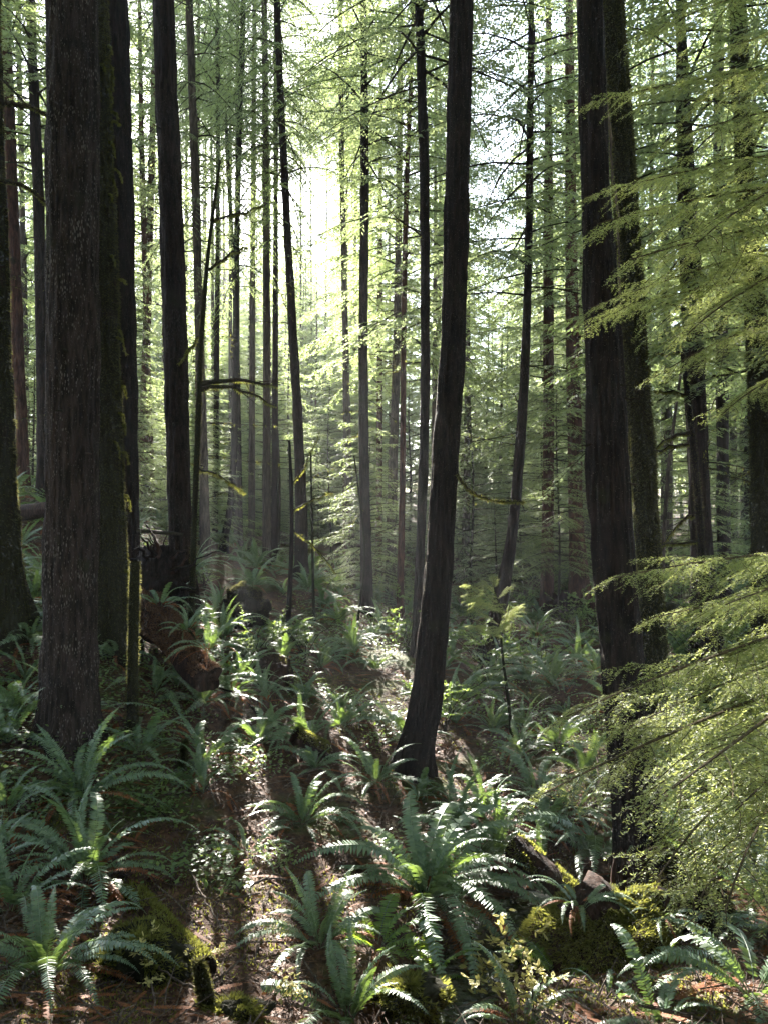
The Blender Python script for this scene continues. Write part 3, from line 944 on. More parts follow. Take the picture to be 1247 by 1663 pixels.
# ------------------------------------------------------------------ needle-level hemlock limbs close to the camera
def hemlock_spray(name, L, seed, wide=0.42, sag=0.18):
    """limb along +X, flat spray in XY, needles as small kite faces; 0 needles, 1 wood"""
    g = np.random.default_rng(seed)
    mb = MB()
    t = np.linspace(0, 1, 14)
    def pt(t):
        t = np.asarray(t, float)
        return np.stack([L * t, 0.05 * L * np.sin(t * 3 + seed), L * (0.06 * t - sag * t * t)], -1)
    tube(mb, pt(t), 0.0065 * L * (1 - 0.85 * t) + 0.001, 5, 1)
    B, D = [], []
    m = int(L * 25)
    for j in range(m):
        tj = 0.06 + 0.94 * (j + g.random() * 0.8) / m
        s = 1 if j % 2 else -1
        l = (wide * L * (1 - tj) ** 0.7 * min(1, 0.35 + 1.8 * tj) + 0.06) * g.uniform(0.5, 1.25)
        an = rad(g.uniform(35, 66)) * s
        d = np.array([math.cos(an), math.sin(an), g.normal(-0.05, 0.20)])
        o = pt(min(tj, 1.0))
        n2 = max(4, int(l / 0.011))
        q = np.linspace(0, 1, n2)
        cv_ = g.normal(0, 0.25) - 0.15 * s
        line = o + d * (l * q)[:, None]
        line[:, 0] += -math.sin(an) * cv_ * l * q ** 2
        line[:, 1] += math.cos(an) * cv_ * l * q ** 2
        line[:, 2] -= g.uniform(0.15, 0.42) * l * q ** 2
        tube(mb, line[:: max(1, n2 // 5)], 0.0013, 3, 1, False)
        for k in range(1, n2):
            s3 = 1 if k % 2 else -1
            l3 = (0.26 * l * (1 - q[k]) ** 0.8 + 0.024) * g.uniform(0.45, 1.25)
            a3 = an + cv_ * 2 * q[k] + rad(g.uniform(34, 66)) * s3
            if k == n2 - 1:
                a3 = an
            d3 = np.array([math.cos(a3), math.sin(a3), g.normal(-0.18, 0.2) - 0.25 * q[k]])
            n3 = max(5, int(l3 / 0.0023))
            r3 = np.linspace(0, 1, n3)
            b = line[k] + d3 * (l3 * r3)[:, None]
            b[:, 2] -= 0.3 * l3 * r3 ** 2
            sg = np.where(np.arange(n3) % 2 == 0, 1, -1)
            a4 = a3 + np.radians(g.uniform(40, 78, n3)) * sg
            dd = np.stack([np.cos(a4), np.sin(a4), g.normal(-0.05, 0.42, n3)], -1)
            B.append(b)
            D.append(dd)
    B, D = np.concatenate(B), np.concatenate(D)
    n = len(B)
    S = np.cross(D, np.array([0, 0, 1.0]) + g.normal(0, 0.6, (n, 3)))
    diamonds(mb, B, D, S, g.uniform(0.007, 0.0135, n), 0.0031, 0)
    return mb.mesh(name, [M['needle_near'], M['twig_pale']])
SPRAY = [hemlock_spray('branch', 1.15, 201, 0.40, 0.10), hemlock_spray('branch', 1.35, 202, 0.34, 0.10), hemlock_spray('branch', 1.0, 203, 0.46, 0.2)]
SLEN = [1.15, 1.35, 1.0]

def spray_to(parent, off, p0, p1, roll=0.0, var=0, name='branch'):
    """limb mesh from p0 to p1 (world)"""
    p0, p1 = Vector(p0), Vector(p1)
    ax = p1 - p0
    sc = ax.length / SLEN[var]
    x = ax.normalized()
    z = Vector((0, 0, 1))
    y = z.cross(x).normalized()
    z = x.cross(y)
    m = Matrix((x, y, z)).transposed().to_4x4()
    m = m @ Matrix.Rotation(roll, 4, 'X')
    o = link(name, SPRAY[var], parent)
    o.matrix_local = Matrix.Translation(p0 - Vector(off)) @ m @ Matrix.Scale(sc, 4)
    return o

hx, hy = 2.75, 4.6
hb = (hx, hy, float(gz(hx, hy)))
ht = empty('hemlock_tree', hb)
tag(ht, 'near western hemlock reaching in from the right with feathery lit branches', 'tree')
zz = np.linspace(-0.3, 12, 80)
me, v = trunk_mesh('trunk', np.stack([0.04 * np.sin(zz), 0.04 * np.cos(zz * 0.8), zz], -1), 0.10 * (1 - 0.8 * np.clip(zz / 12, 0, 1)) + 0.01, M['bark_moss'], 24, 0.3, 77, 0.3)
link('trunk', me, ht)
o = link('crown', CROWN['young'][0], ht, (0, 0, 7.6))
o.scale = (1.1, 1.1, 0.75)
def trunk_pt(z):
    return np.array([hx, hy, z])
lower = [  # tip px, py, depth, start z, roll, variant
 (1005, 918, 3.9, 2.72, 0.03, 1), (1052, 988, 4.3, 2.50, 0.0, 0), (930, 1140, 3.7, 2.38, 0.08, 1), (895, 1262, 3.5, 2.08, 0.12, 1), (1000, 1180, 4.2, 2.25, 0.05, 1),
 (1085, 1330, 3.4, 1.75, 0.12, 2), (1135, 1400, 3.5, 1.55, 0.15, 2), (1110, 1075, 4.0, 2.35, 0.05, 0), (1075, 1240, 3.0, 2.12, 0.15, 0), 
 (1190, 1370, 3.1, 1.8, 0.2, 2), (1170, 960, 3.6, 2.62, 0.05, 0), (1180, 1290, 3.3, 1.95, 0.1, 0)]
upper = [
 (948, 150, 4.9, 5.6, -0.25, 1), (950, 300, 4.6, 5.1, -0.2, 1), (965, 345, 4.3, 4.9, -0.1, 0), (960, 480, 4.5, 4.6, -0.1, 1), (955, 505, 5.2, 4.4, 0.0, 0), (1020, 400, 4.0, 4.7, -0.2, 0),
 (1080, 210, 4.2, 5.4, -0.3, 0), (1060, 560, 4.4, 4.2, 0.0, 2), (1120, 90, 4.6, 5.9, -0.2, 1), (1130, 470, 3.8, 4.5, -0.1, 2), (1150, 320, 3.7, 5.0, -0.2, 2), (1020, 60, 5.4, 6.2, -0.2, 0),
 (1180, 620, 4.0, 3.9, 0.0, 2)]
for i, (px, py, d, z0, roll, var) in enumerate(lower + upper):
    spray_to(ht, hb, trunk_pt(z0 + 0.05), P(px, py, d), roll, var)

# hemlock sapling in front of the bent trunk
sb = P(833, 1228, 10.2)
sb[2] = gz(sb[0], sb[1])
st = empty('hemlock_sapling', sb)
tag(st, 'spindly hemlock sapling with one bright yellow green tuft before the bent trunk', 'sapling')
pp = catmull(np.array([P(833, 1240, 10.2), P(826, 1150, 10.2), P(815, 1060, 10.2), P(810, 1000, 10.2), P(800, 945, 10.2)]), 30) - sb
mb = MB()
tube(mb, pp, np.linspace(0.028, 0.007, 30), 8)
link('stem', mb.mesh('stem', [M['bark_moss']], True), st)
for (px, py, d, i, var) in [(760, 960, 10.0, 24, 2), (765, 1005, 9.8, 21, 2), (830, 945, 10.2, 26, 2), (785, 940, 10.6, 27, 0), (845, 975, 10.0, 23, 2), (815, 1010, 9.6, 21, 0), (768, 985, 10.4, 22, 0), (755, 945, 9.8, 25, 0), (780, 1015, 9.9, 20, 2), (835, 985, 9.7, 22, 0), (800, 930, 10.1, 28, 2), (775, 965, 9.6, 24, 2)]:
    spray_to(st, sb, sb + pp[i], P(px, py, d), 0.2, var)
for (px, py, i) in [(870, 1085, 16), (880, 1130, 12), (770, 1090, 15), (790, 1050, 18)]:
    o = link('twig', DEAD[0], st, pp[i])
    dv = Vector(P(px, py, 10.2) - sb - pp[i])
    o.rotation_mode = 'QUATERNION'
    o.rotation_quaternion = dv.to_track_quat('X', 'Z')
    o.scale = (dv.length / 0.8,) * 3

# thin dead saplings / poles drawn point by point
def pole(pts, d, mat, name, label, cat, branches=(), moss=True):
    w_ = np.array([np.append(P(px, py, d), 0.5 * wd / F * d) for px, py, wd in pts])
    b = w_[0, :3].copy()
    b[2] = gz(b[0], b[1])
    w_[0, 2] = b[2] - 0.1
    t = empty(name, b)
    tag(t, label, cat)
    c = catmull(w_, 60)
    me, v = trunk_mesh('stem', c[:, :3] - b, c[:, 3], M[mat], 14, 0.3, len(pts) * 7 + int(d), 0.2, 0.12)
    link('stem', me, t)
    if moss:
        link('moss', blades_on(v, 3500, 5, (0.01, 0.04), 0.008).mesh('moss', [M['moss_dark']]), t)
    for (a_, e_, wd, sagk) in branches:
        p0, p1 = P(*a_, d) - b, P(*e_[:2], d + (e_[2] if len(e_) > 2 else 0)) - b
        q = np.linspace(0, 1, 10)[:, None]
        path = p0 * (1 - q) + p1 * q + np.array([0, 0, sagk]) * 4 * q * (1 - q) + np.random.default_rng(int(a_[1])).normal(0, 0.012, (10, 3))
        mb = MB()
        rr = 0.5 * wd / F * d * (1 - 0.8 * q[:, 0])
        tube(mb, path, rr, 6)
        g = np.random.default_rng(int(a_[0] + a_[1]))
        for s in range(5):
            k = g.integers(3, 9)
            dd = (p1 - p0) * 0.25 * g.uniform(0.6, 1.4) + g.normal(0, 0.10, 3)
            tube(mb, path[k] + dd * q[::2], rr[k] * 0.5 * (1 - 0.8 * q[::2, 0]), 4)
        k = g.integers(0, 9, 500)
        f = g.random(500)[:, None]
        pb = path[k] * (1 - f) + path[np.minimum(k + 1, 9)] * f
        dd = g.normal(0, 0.5, (500, 3)) + np.array([0, 0, -1.0])
        diamonds(mb, pb, dd, np.cross(dd, g.normal(0, 1, (500, 3))), g.uniform(0.02, 0.07, 500), 0.01, 1)
        link('branch', mb.mesh('branch', [M['twig'], M['moss']]), t)
pole([(310, 1005, 12), (316, 850, 9), (322, 700, 9), (327, 560, 8), (340, 400, 6), (358, 260, 3)], 10.5, 'bark_moss', 'dead_sapling', 'thin mossy black sapling leaning along the clean straight trunk with two side limbs', 'sapling',
     [((326, 622), (455, 628, 0.5), 10, 0.05), ((326, 630), (450, 660, -0.3), 8, 0.10), ((335, 440), (400, 400, 0.4), 5, 0.02), ((342, 360), (430, 335, 0.3), 4, 0.0), ((330, 540), (290, 590, 0.2), 4, 0.0), ((320, 760), (400, 800, 0.3), 4, 0.05)])
pole([(466, 940, 10), (474, 880, 7), (473, 780, 6), (470, 715, 4)], 13.5, 'bark_dark', 'dead_sapling', 'short bare black sapling before the medium trunk', 'sapling', [((473, 790), (520, 700, 0.2), 3, -0.1), ((474, 830), (540, 800, 0.3), 3, 0.03), ((473, 860), (545, 930, 0.3), 3, 0.08)], False)
pole([(510, 935, 5), (507, 850, 4), (505, 735, 3)], 15, 'bark_moss', 'dead_sapling', 'hair thin bare stem right of the medium trunk', 'sapling', [], False)
pole([(1148, 940, 16), (1132, 800, 11), (1120, 680, 10), (1106, 560, 7)], 10.5, 'bark_dark', 'dead_sapling', 'bare leaning dead sapling with stiff limbs before the branched right trunk', 'sapling',
     [((1120, 705), (1060, 730, -0.2), 7, 0.06), ((1118, 720), (1062, 738, 0.1), 6, 0.03), ((1108, 572), (1050, 580, 0.2), 5, 0.02), ((1112, 640), (1060, 635, -0.1), 4, 0), ((1128, 835), (1080, 880, 0.2), 6, 0.08), ((1130, 880), (1060, 885, 0.2), 5, 0.0)])
pole([(1070, 870, 7), (1085, 760, 6), (1108, 580, 4)], 15, 'bark_grey', 'dead_sapling', 'thin pale pole tilted right behind the moss coated right trunk', 'sapling', [], False)
pole([(215, 1145, 19), (217, 1050, 17), (220, 912, 16)], 8.0, 'bark_moss', 'broken_post', 'short mossy snag with a flat broken top before the upturned root wad', 'snag')
pole([(288, 1295, 16), (287, 1262, 13), (297, 1235, 9), (302, 1200, 5)], 7.6, 'bark_moss', 'broken_stub', 'small curved mossy stub sticking up from bare brown litter', 'snag')
pole([(580, 975, 4), (592, 900, 3), (583, 800, 3), (575, 740, 2)], 15.5, 'bark_moss', 'vine_stem', 'pale looping vine stem by the straight mid width trunk', 'vine', [], False)
# mossy limbs crossing in from the left border
pole([(-60, 190, 9), (0, 172, 9), (40, 172, 9), (90, 190, 8)], 9.2, 'bark_moss', 'fallen_limb', 'upper mossy bare limb at the top left border', 'limb', [], True) if False else None

# ------------------------------------------------------------------ logs, stumps and mounds
def log_obj(name, label, cat, p0, p1, r0, r1, mat, moss=0, seed=0, sag=0.0, mossmat='moss', rough=0.12):
    p0, p1 = np.array(p0, float), np.array(p1, float)
    t = empty(name, (p0 + p1) / 2)
    tag(t, label, cat)
    c0 = (p0 + p1) / 2
    L = np.linalg.norm(p1 - p0)
    n = max(16, int(L / 0.05))
    q = np.linspace(0, 1, n)[:, None]
    path = p0 * (1 - q) + p1 * q + np.array([0, 0, -sag]) * 4 * q * (1 - q) - c0
    ax = norm(p1 - p0)
    s = norm(np.cross(ax, [0, 0, 1.0]))
    u = np.cross(s, ax)
    a_ = np.linspace(0, 2 * np.pi, 30, endpoint=False)
    R = (r0 * (1 - q) + r1 * q)
    R = R * (1 + rough * fbm(np.cos(a_)[None] * R * 6, np.sin(a_)[None] * R * 6, q * L * 1.5, seed, 3) + 0.06 * fbm(np.cos(a_)[None] * 9, np.sin(a_)[None] * 9, q * L, seed + 3, 2))
    v = path[:, None] + R[..., None] * (np.cos(a_)[None, :, None] * s + np.sin(a_)[None, :, None] * u)
    mb = MB()
    mb.add(v.reshape(-1, 3), grid_faces(n, 30))
    for e, sgn in ((0, -1), (n - 1, 1)):
        rim = v[e]
        cc = rim.mean(axis=0)
        g = np.random.default_rng(seed + e)
        inner = cc + (rim - cc) * 0.5 + ax * g.normal(0, 0.02, (30, 1)) - sgn * ax * 0.03
        vv = np.concatenate([rim, inner, cc[None] - sgn * ax * 0.05])
        k = np.arange(30)
        k2 = (k + 1) % 30
        f1 = np.stack([k, k2, k2 + 30, k + 30], -1)
        f2 = np.stack([k + 30, k2 + 30, np.full(30, 60)], -1)
        mb.add(vv, f1, 1)
        mb.add(vv, f2, 1)
    link('bark', mb.mesh('bark', [M[mat], M['rot']], True), t)
    if moss:
        m2 = blades_on(v, moss, seed, (0.015, 0.045), 0.009, droop=0.1, mask=lambda p, o: (o[:, 2] > -0.1) & (fbm(p[:, 0] * 3, p[:, 1] * 3, p[:, 2] * 3, seed, 2) > -0.25))
        link('moss', m2.mesh('moss', [M[mossmat]]), t)
    return t

def mound(name, label, cat, c, rx, ry, rz, mat, moss=0, seed=0, amp=0.35, mossmat='moss', freq=2.4):
    c = np.array(c, float)
    t = empty(name, c)
    tag(t, label, cat)
    na, nb_ = 64, 36
    th = np.linspace(0, np.pi * 0.62, nb_)[:, None]
    ph = np.linspace(0, 2 * np.pi, na, endpoint=False)[None]
    x, y, z = np.sin(th) * np.cos(ph), np.sin(th) * np.sin(ph), np.cos(th) * np.ones_like(ph)
    k = 1 + amp * fbm(x * freq + seed, y * freq, z * freq, seed, 4)
    v = np.stack([x * rx * k, y * ry * k, z * rz * k], -1)
    mb = MB()
    mb.add(v.reshape(-1, 3), grid_faces(nb_, na)[:, ::-1])
    link('body', mb.mesh('body', [M[mat]], True), t)
    if moss:
        g = np.random.default_rng(seed)
        m2 = blades_on(v, moss, seed, (0.014, 0.055), 0.008, droop=-0.2, mask=lambda p, o: fbm(p[:, 0] * 4, p[:, 1] * 4, p[:, 2] * 4, seed + 1, 2) > -0.12)
        link('moss', m2.mesh('moss', [M[mossmat]]), t)
    return t

# mossy stump mound under the black right trunk
c = P(1010, 1545, 5.2)
mound('mossy_stump', 'big rounded stump mound furred with olive moss at the foot of the near black trunk', 'stump', (c[0], 5.6, -0.45), 0.66, 0.58, 0.70, 'rot', 70000, 5, 0.36, 'moss', 2.6)
mb_c = P(1120, 1500, 5.9)
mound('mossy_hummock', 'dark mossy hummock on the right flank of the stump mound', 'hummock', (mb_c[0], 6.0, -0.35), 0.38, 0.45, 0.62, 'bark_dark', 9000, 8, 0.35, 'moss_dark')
# broken wood on top of the stump
def broken_stump(px, py, d, label):
    b = P(px, py, d)
    t = empty('broken_stump', b)
    tag(t, label, 'stump')
    g = np.random.default_rng(31)
    for i in range(16):
        an = i / 16 * 6.28 + g.normal() * 0.2
        r = g.uniform(0.08, 0.19)
        h = g.uniform(0.05, 0.26)
        p0 = np.array([math.cos(an) * r, math.sin(an) * r, -0.25])
        q = np.linspace(0, 1, 6)[:, None]
        path = p0 + np.array([math.cos(an) * 0.04, math.sin(an) * 0.04, h + 0.25]) * q + g.normal(0, 0.008, (6, 3))
        mb = MB()
        tube(mb, path, g.uniform(0.025, 0.05) * (1 - 0.9 * q[:, 0] ** 1.5), 5)
        link('splinter', mb.mesh('splinter', [M['rot' if i % 4 else 'twig']], True), t)
    mb = MB()
    q = np.linspace(0, 1, 8)[:, None]
    tube(mb, np.array([-0.1, -0.15, 0.2]) + np.array([0.42, 0.1, 0.02]) * q + np.array([0, 0, 0.10]) * 4 * q * (1 - q), 0.05 - 0.035 * q[:, 0], 7)
    link('root', mb.mesh('root', [M['rot']], True), t)
broken_stump(1035, 1435, 6.2, 'rotten broken stump with pale splinters at the foot of the near black trunk')

# upturned root wad and the red brown log
def root_wad():
    b = P(262, 935, 10.6)
    t = empty('root_wad', b)
    tag(t, 'upturned dark root wad with tangled roots between the two dark left trunks', 'root wad')
    mb = MB()
    th = np.linspace(0, np.pi, 24)[:, None]
    ph = np.linspace(0, 2 * np.pi, 40, endpoint=False)[None]
    x, y, z = np.sin(th) * np.cos(ph), np.sin(th) * np.sin(ph), np.cos(th) * np.ones_like(ph)
    k = 1 + 0.5 * fbm(x * 3, y * 3, z * 3, 4, 4)
    mb.add(np.stack([x * 0.36 * k, y * 0.3 * k, z * 0.5 * k - 0.1], -1).reshape(-1, 3), grid_faces(24, 40)[:, ::-1])
    link('soil', mb.mesh('soil', [M['bark_dark']], True), t)
    g = np.random.default_rng(12)
    for i in range(26):
        a0 = g.uniform(0, 6.28)
        dd = np.array([math.cos(a0) * 0.75, -abs(g.normal(0.25, 0.3)), math.sin(a0) * 0.75])
        q = np.linspace(0, 1, 10)[:, None]
        p0 = np.array([math.cos(a0) * 0.15, -0.15, math.sin(a0) * 0.2])
        path = p0 + dd * q * g.uniform(0.4, 0.75) + g.normal(0, 0.10, 3) * q ** 2 + g.normal(0, 0.014, (10, 3))
        mb = MB()
        tube(mb, path, g.uniform(0.015, 0.05) * (1 - 0.85 * q[:, 0]), 6)
        link('root', mb.mesh('root', [M['bark_dark' if i % 3 else 'rot']], True), t)
root_wad()
l0, l1 = P(225, 975, 10.4), P(338, 1090, 8.7)
log_obj('fallen_log', 'large reddish brown fallen log strewn with needles below the root wad', 'log', l0 + [0, 0, -0.05], l1 + [0, 0, -0.10], 0.26, 0.15, 'log_red', 30000, 3, 0, 'litter', 0.75)
l0, l1 = P(380, 925, 13.5), P(412, 985, 12.4)
mound('dark_hollow_mound', 'dark mound standing in for a shaded fern hollow right of the clean straight trunk', 'stump', P(395, 1000, 12.6), 0.40, 0.4, 0.42, 'bark_dark', 4500, 14, 0.6, 'moss_dark')  # dark body added in place of the shade in a ferny hollow
mound('slope_shade_mound', 'low black mound standing in for a shaded hollow low on the ferny slope', 'stump', P(440, 1105, 10.9), 0.32, 0.35, 0.42, 'rot', 1500, 17, 0.45, 'moss_dark')  # black body put where the slope only has a dark hollow
log_obj('mossy_log', 'short log end crusted with bright moss amid the mid slope ferns', 'log', P(478, 1195, 8.7), P(545, 1225, 8.9), 0.10, 0.08, 'rot', 4000, 21)
log_obj('mossy_log', 'mossy diagonal log on the shaded lower left bank', 'log', P(215, 1455, 5.9), P(335, 1575, 4.9), 0.10, 0.07, 'rot', 9000, 23, 0, 'moss', 0.5)
log_obj('fallen_log', 'thin brown log lying in sunlit litter left of the large fern clump', 'log', P(300, 1462, 6.2), P(450, 1492, 6.1), 0.07, 0.055, 'log_red', 2500, 25)
log_obj('mossy_log', 'mossy log slanting down right of the large fern clump', 'log', P(835, 1375, 7.0), P(945, 1470, 6.4), 0.12, 0.10, 'log_red', 7000, 27)
log_obj('mossy_stub', 'upright moss sleeved stub on the lower left bank', 'snag', P(340, 1640, 4.55), P(322, 1560, 4.6), 0.036, 0.02, 'rot', 2600, 29, 0, 'moss_dark', 0.9)
mound('moss_clump', 'bright yellow moss clump at the bottom beside the moss sleeved stub', 'moss clump', P(375, 1660, 4.5), 0.20, 0.15, 0.09, 'bark_moss', 7000, 33, 0.8)
mound('moss_clump', 'green moss hummock on the lower left bank under the diagonal log', 'moss clump', P(225, 1565, 4.9), 0.28, 0.2, 0.16, 'bark_moss', 10000, 35, 0.8)
mound('moss_clump', 'glowing green moss cushion between the bottom ferns', 'moss clump', P(665, 1618, 5.0), 0.24, 0.18, 0.09, 'bark_moss', 8000, 37, 0.8)
log_obj('fallen_log', 'grey fallen log crossing behind the bent trunk', 'log', P(735, 940, 26), P(910, 905, 29), 0.16, 0.12, 'bark_grey', 0, 41)
log_obj('fallen_log', 'dark fallen log just below the grey log behind the bent trunk', 'log', P(800, 945, 25), P(925, 925, 27), 0.13, 0.10, 'bark_moss', 0, 43)
log_obj('fallen_log', 'hazy fallen log on the far rise behind the medium trunk', 'log', P(425, 862, 30), P(480, 880, 29), 0.25, 0.2, 'bark_grey', 0, 45)
log_obj('fallen_log', 'weathered grey log resting on top of the root wad', 'log', P(225, 862, 11.2), P(300, 868, 10.6), 0.035, 0.02, 'twig', 0, 47)
log_obj('fallen_log', 'brown log on the left bank between the mossy border trunk and flecked trunk', 'log', P(20, 835, 14.0), P(95, 825, 13.4), 0.16, 0.14, 'log_red', 0, 49)
log_obj('fallen_log', 'dark fallen log on the ground behind the branched right trunk', 'log', P(1060, 985, 16), P(1200, 1005, 15), 0.14, 0.1, 'bark_moss', 1500, 51, 0, 'moss_dark')
mound('nurse_stump', 'red brown nurse stump wrapped by roots at the foot of the flared cedar', 'stump', P(915, 1010, 21.0), 0.55, 0.4, 0.75, 'log_red', 0, 55, 0.6)

# ------------------------------------------------------------------ ferns
def frond(name, L, e0, bend, seed, mat, np_=46, pl=0.068, curl=0.0):
    """one arching frond: stalk plus paired lance leaflets; base at origin, growing along +X and up"""
    g = np.random.default_rng(seed)
    mb = MB()
    t = np.linspace(0, 1, 24)
    an = e0 - bend * t ** 1.25
    dx, dz = np.cos(an), np.sin(an)
    st = L / 23
    x = np.concatenate([[0], np.cumsum((dx[1:] + dx[:-1]) / 2 * st)])
    z = np.concatenate([[0], np.cumsum((dz[1:] + dz[:-1]) / 2 * st)])
    y = curl * L * t ** 2 + 0.01 * L * np.sin(t * 5 + seed)
    path = np.stack([x, y, z], -1)
    tube(mb, path, 0.0035 * L * (1 - 0.75 * t) + 0.0008, 4, 1, False)
    k = np_
    u = np.linspace(0.13, 0.995, k)
    idx = u * 23
    i = np.clip(idx.astype(int), 0, 22)
    f = (idx - i)[:, None]
    p = path[i] * (1 - f) + path[i + 1] * f
    tg = norm(path[i + 1] - path[i])
    sd = np.tile(np.array([0, 1.0, 0]), (k, 1))
    nm = np.cross(tg, sd)
    nm = nm * np.sign(nm[:, 2:3] + 1e-6)
    ll = pl * L * np.minimum(1, (u - 0.05) * 5 + 0.25) * np.minimum(1, ((1.02 - u) / 0.42)) ** 0.75
    for s in (1, -1):
        a_ = np.radians(g.normal(16, 5, k))
        d = sd * s * np.cos(a_)[:, None] + tg * np.sin(a_)[:, None] + nm * g.normal(-0.12 if s > 0 else -0.10, 0.12, k)[:, None]
        d = norm(d)
        wd = L * 0.865 / k * 1.02
        bl = norm(tg + nm * g.normal(0.25, 0.18, k)[:, None])    # leaflet plane, tipped like slats
        l_ = (ll * g.uniform(0.88, 1.08, k))[:, None]
        w_ = wd * np.minimum(1, l_ / (pl * L) + 0.35)
        b = p
        dn = -nm * l_ * 0.10
        v = np.stack([b - bl * w_ * 0.25, b + bl * w_ * 0.25, b + d * l_ * 0.3 + bl * w_ * 0.52, b + d * l_ * 0.3 - bl * w_ * 0.48,
                      b + d * l_ * 0.72 + bl * w_ * 0.36 + dn * 0.4, b + d * l_ * 0.72 - bl * w_ * 0.30 + dn * 0.4, b + d * l_ + dn], 1).reshape(-1, 3)
        o_ = np.arange(k)[:, None] * 7
        mb.add(v, np.concatenate([o_ + np.array([0, 1, 2, 3]), o_ + np.array([3, 2, 4, 5])]), 0)
        mb.add(v, o_ + np.array([5, 4, 6]), 0)
    return mb, [mat, M['stick'] if mat is M['fern_dead'] else M['fern']]

SPECS = [(0.9, 84, 62), (1.0, 77, 92), (1.0, 70, 108), (1.1, 64, 118), (1.05, 57, 108), (1.0, 50, 105), (1.0, 42, 95), (0.95, 34, 88), (0.9, 24, 70), (1.1, 68, 135)]
FR, FRL, FRD, FRMB = [], [], [], []
for i, (L, e, b) in enumerate(SPECS):
    mb, ms = frond('frond', L, rad(e), rad(b), 300 + i, M['fern'], curl=0.06 * ((i % 3) - 1))
    FR.append(mb.mesh('frond', ms))
    FRMB.append(mb)
for i, (L, e, b) in enumerate([(0.8, 60, 70), (0.85, 45, 70), (0.7, 35, 55)]):
    mb, ms = frond('frond', L, rad(e), rad(b), 330 + i, M['fern_lush'], 30, 0.15)
    FRL.append(mb.mesh('frond', ms))
for i, (L, e, b) in enumerate([(0.8, 25, 85), (0.7, 10, 60), (0.75, 35, 110), (0.6, 5, 40)]):
    mb, ms = frond('dead_frond', L, rad(e), rad(b), 340 + i, M['fern_dead'], 36, 0.06, 0.15)
    FRD.append(mb.mesh('dead_frond', ms))
    FRMB.append(mb)

gf = np.random.default_rng(5)
NEARF = []
def fern(px, py, size, n, label, ndead=4, kind='sword', spread=(0, 9), group=None, at=None, tilt=0.0, azr=None, name='sword_fern'):
    b = hit(px, py) if at is None else np.array(at, float)
    t = empty(name, (b[0], b[1], b[2] - 0.01))
    tag(t, label, 'fern', group)
    NEARF.append(b)
    src = FR if kind == 'sword' else FRL
    for i in range(n):
        q = (i + 0.5) / n
        k = int(np.clip(spread[0] + q * (spread[1] - spread[0]) + gf.normal() * 0.8, 0, len(src) - 1)) if kind == 'sword' else gf.integers(0, len(src))
        az = i * 2.39996 + gf.normal() * 0.25 if azr is None else gf.uniform(*azr)
        o = link('frond', src[k], t)
        r = 0.03 * gf.random() + 0.02
        o.location = (math.cos(az) * r, math.sin(az) * r, 0)
        o.rotation_euler = (gf.normal() * 0.22, gf.normal() * 0.14, az)
        o.scale = (size * gf.uniform(0.6, 1.15),) * 3
    for i in range(int(ndead * 1.8)):
        az = gf.uniform(0, 6.28)
        o = link('dead_frond', FRD[gf.integers(0, 4)], t, (math.cos(az) * 0.03, math.sin(az) * 0.03, 0.02), (gf.normal() * 0.15, gf.normal() * 0.08, az), size * gf.uniform(0.8, 1.1))
    return t

fern(692, 1462, 1.28, 46, 'largest sunlit sword fern, arching fountain of fronds below the leaning centre trunk', 9, spread=(1.6, 9))
fern(492, 1340, 0.80, 24, 'sunlit sword fern with orange dead fronds left of the largest fern', 8)
fern(130, 1300, 0.95, 22, 'sword fern with long arching fronds at the foot of the thick flecked trunk', 4)
fern(230, 1225, 0.75, 16, 'sword fern between the thick flecked trunk and the short mossy snag', 3)
fern(140, 1430, 0.92, 26, 'shaded sword fern with browning fronds on the left bank', 8)
fern(75, 1590, 0.78, 22, 'dark green sword fern standing upright in the bottom left corner', 6, spread=(0, 6))
fern(20, 1480, 0.75, 16, 'half hidden sword fern at the left border above the corner fern', 5)
fern(10, 1320, 0.70, 14, 'small dim sword fern at the left border beside the flecked trunk', 3)
fern(565, 1668, 0.72, 16, 'near sword fern with broad comb like fronds at the bottom middle', 2, spread=(0, 6))
fern(520, 1540, 0.70, 18, 'upright sword fern left of the lush yellow green fern', 3, spread=(0, 7))
fern(610, 1540, 0.62, 12, 'lush yellow green fern with backlit soft fronds under the largest fern', 1, 'lush', name='lady_fern')
fern(690, 1600, 0.55, 9, 'bright lime fern hugging the moss cushion by the creek', 1, 'lush', name='lady_fern')
fern(735, 1665, 0.62, 10, 'near fern with pale blue shining fronds among yellow leaves', 1, spread=(2, 8))
fern(845, 1668, 0.55, 10, 'small fern at the bottom border beneath the yellow leaved shrub', 1, spread=(1, 8))
fern(920, 1500, 0.50, 12, 'small star shaped fern with orange stalks on the mound edge', 4, spread=(2, 9))
fern(985, 1625, 0.42, 6, 'little fern of few fronds at the dark foot of the mossy mound', 0, spread=(3, 8))
fern(1075, 1668, 0.55, 12, 'sword fern at the bottom border right of the little fern', 1, spread=(2, 8))
fern(1225, 1620, 0.80, 22, 'broad sword fern filling the bottom right corner', 4, spread=(2, 9))
fern(1160, 1500, 0.60, 12, 'shaded fern hanging beside the dark hummock', 4, spread=(3, 9))
fern(1225, 1470, 0.72, 16, 'sword fern with red brown fronds under the hemlock branches', 6)
fern(905, 1590, 0.5, 9, 'yellowish fern leaning over the creek by the mossy mound', 1, 'lush', name='lady_fern')
fern(335, 1235, 0.78, 20, 'frosty bright sword fern right of the curved mossy stub', 5)
fern(420, 1210, 0.80, 20, 'shining sword fern left of the mossy log end', 5)
fern(555, 1180, 0.80, 20, 'silvery sword fern right of the mossy log end', 4)
fern(610, 1275, 0.72, 16, 'sunlit fern touching the foot of the leaning centre trunk on its left', 4)
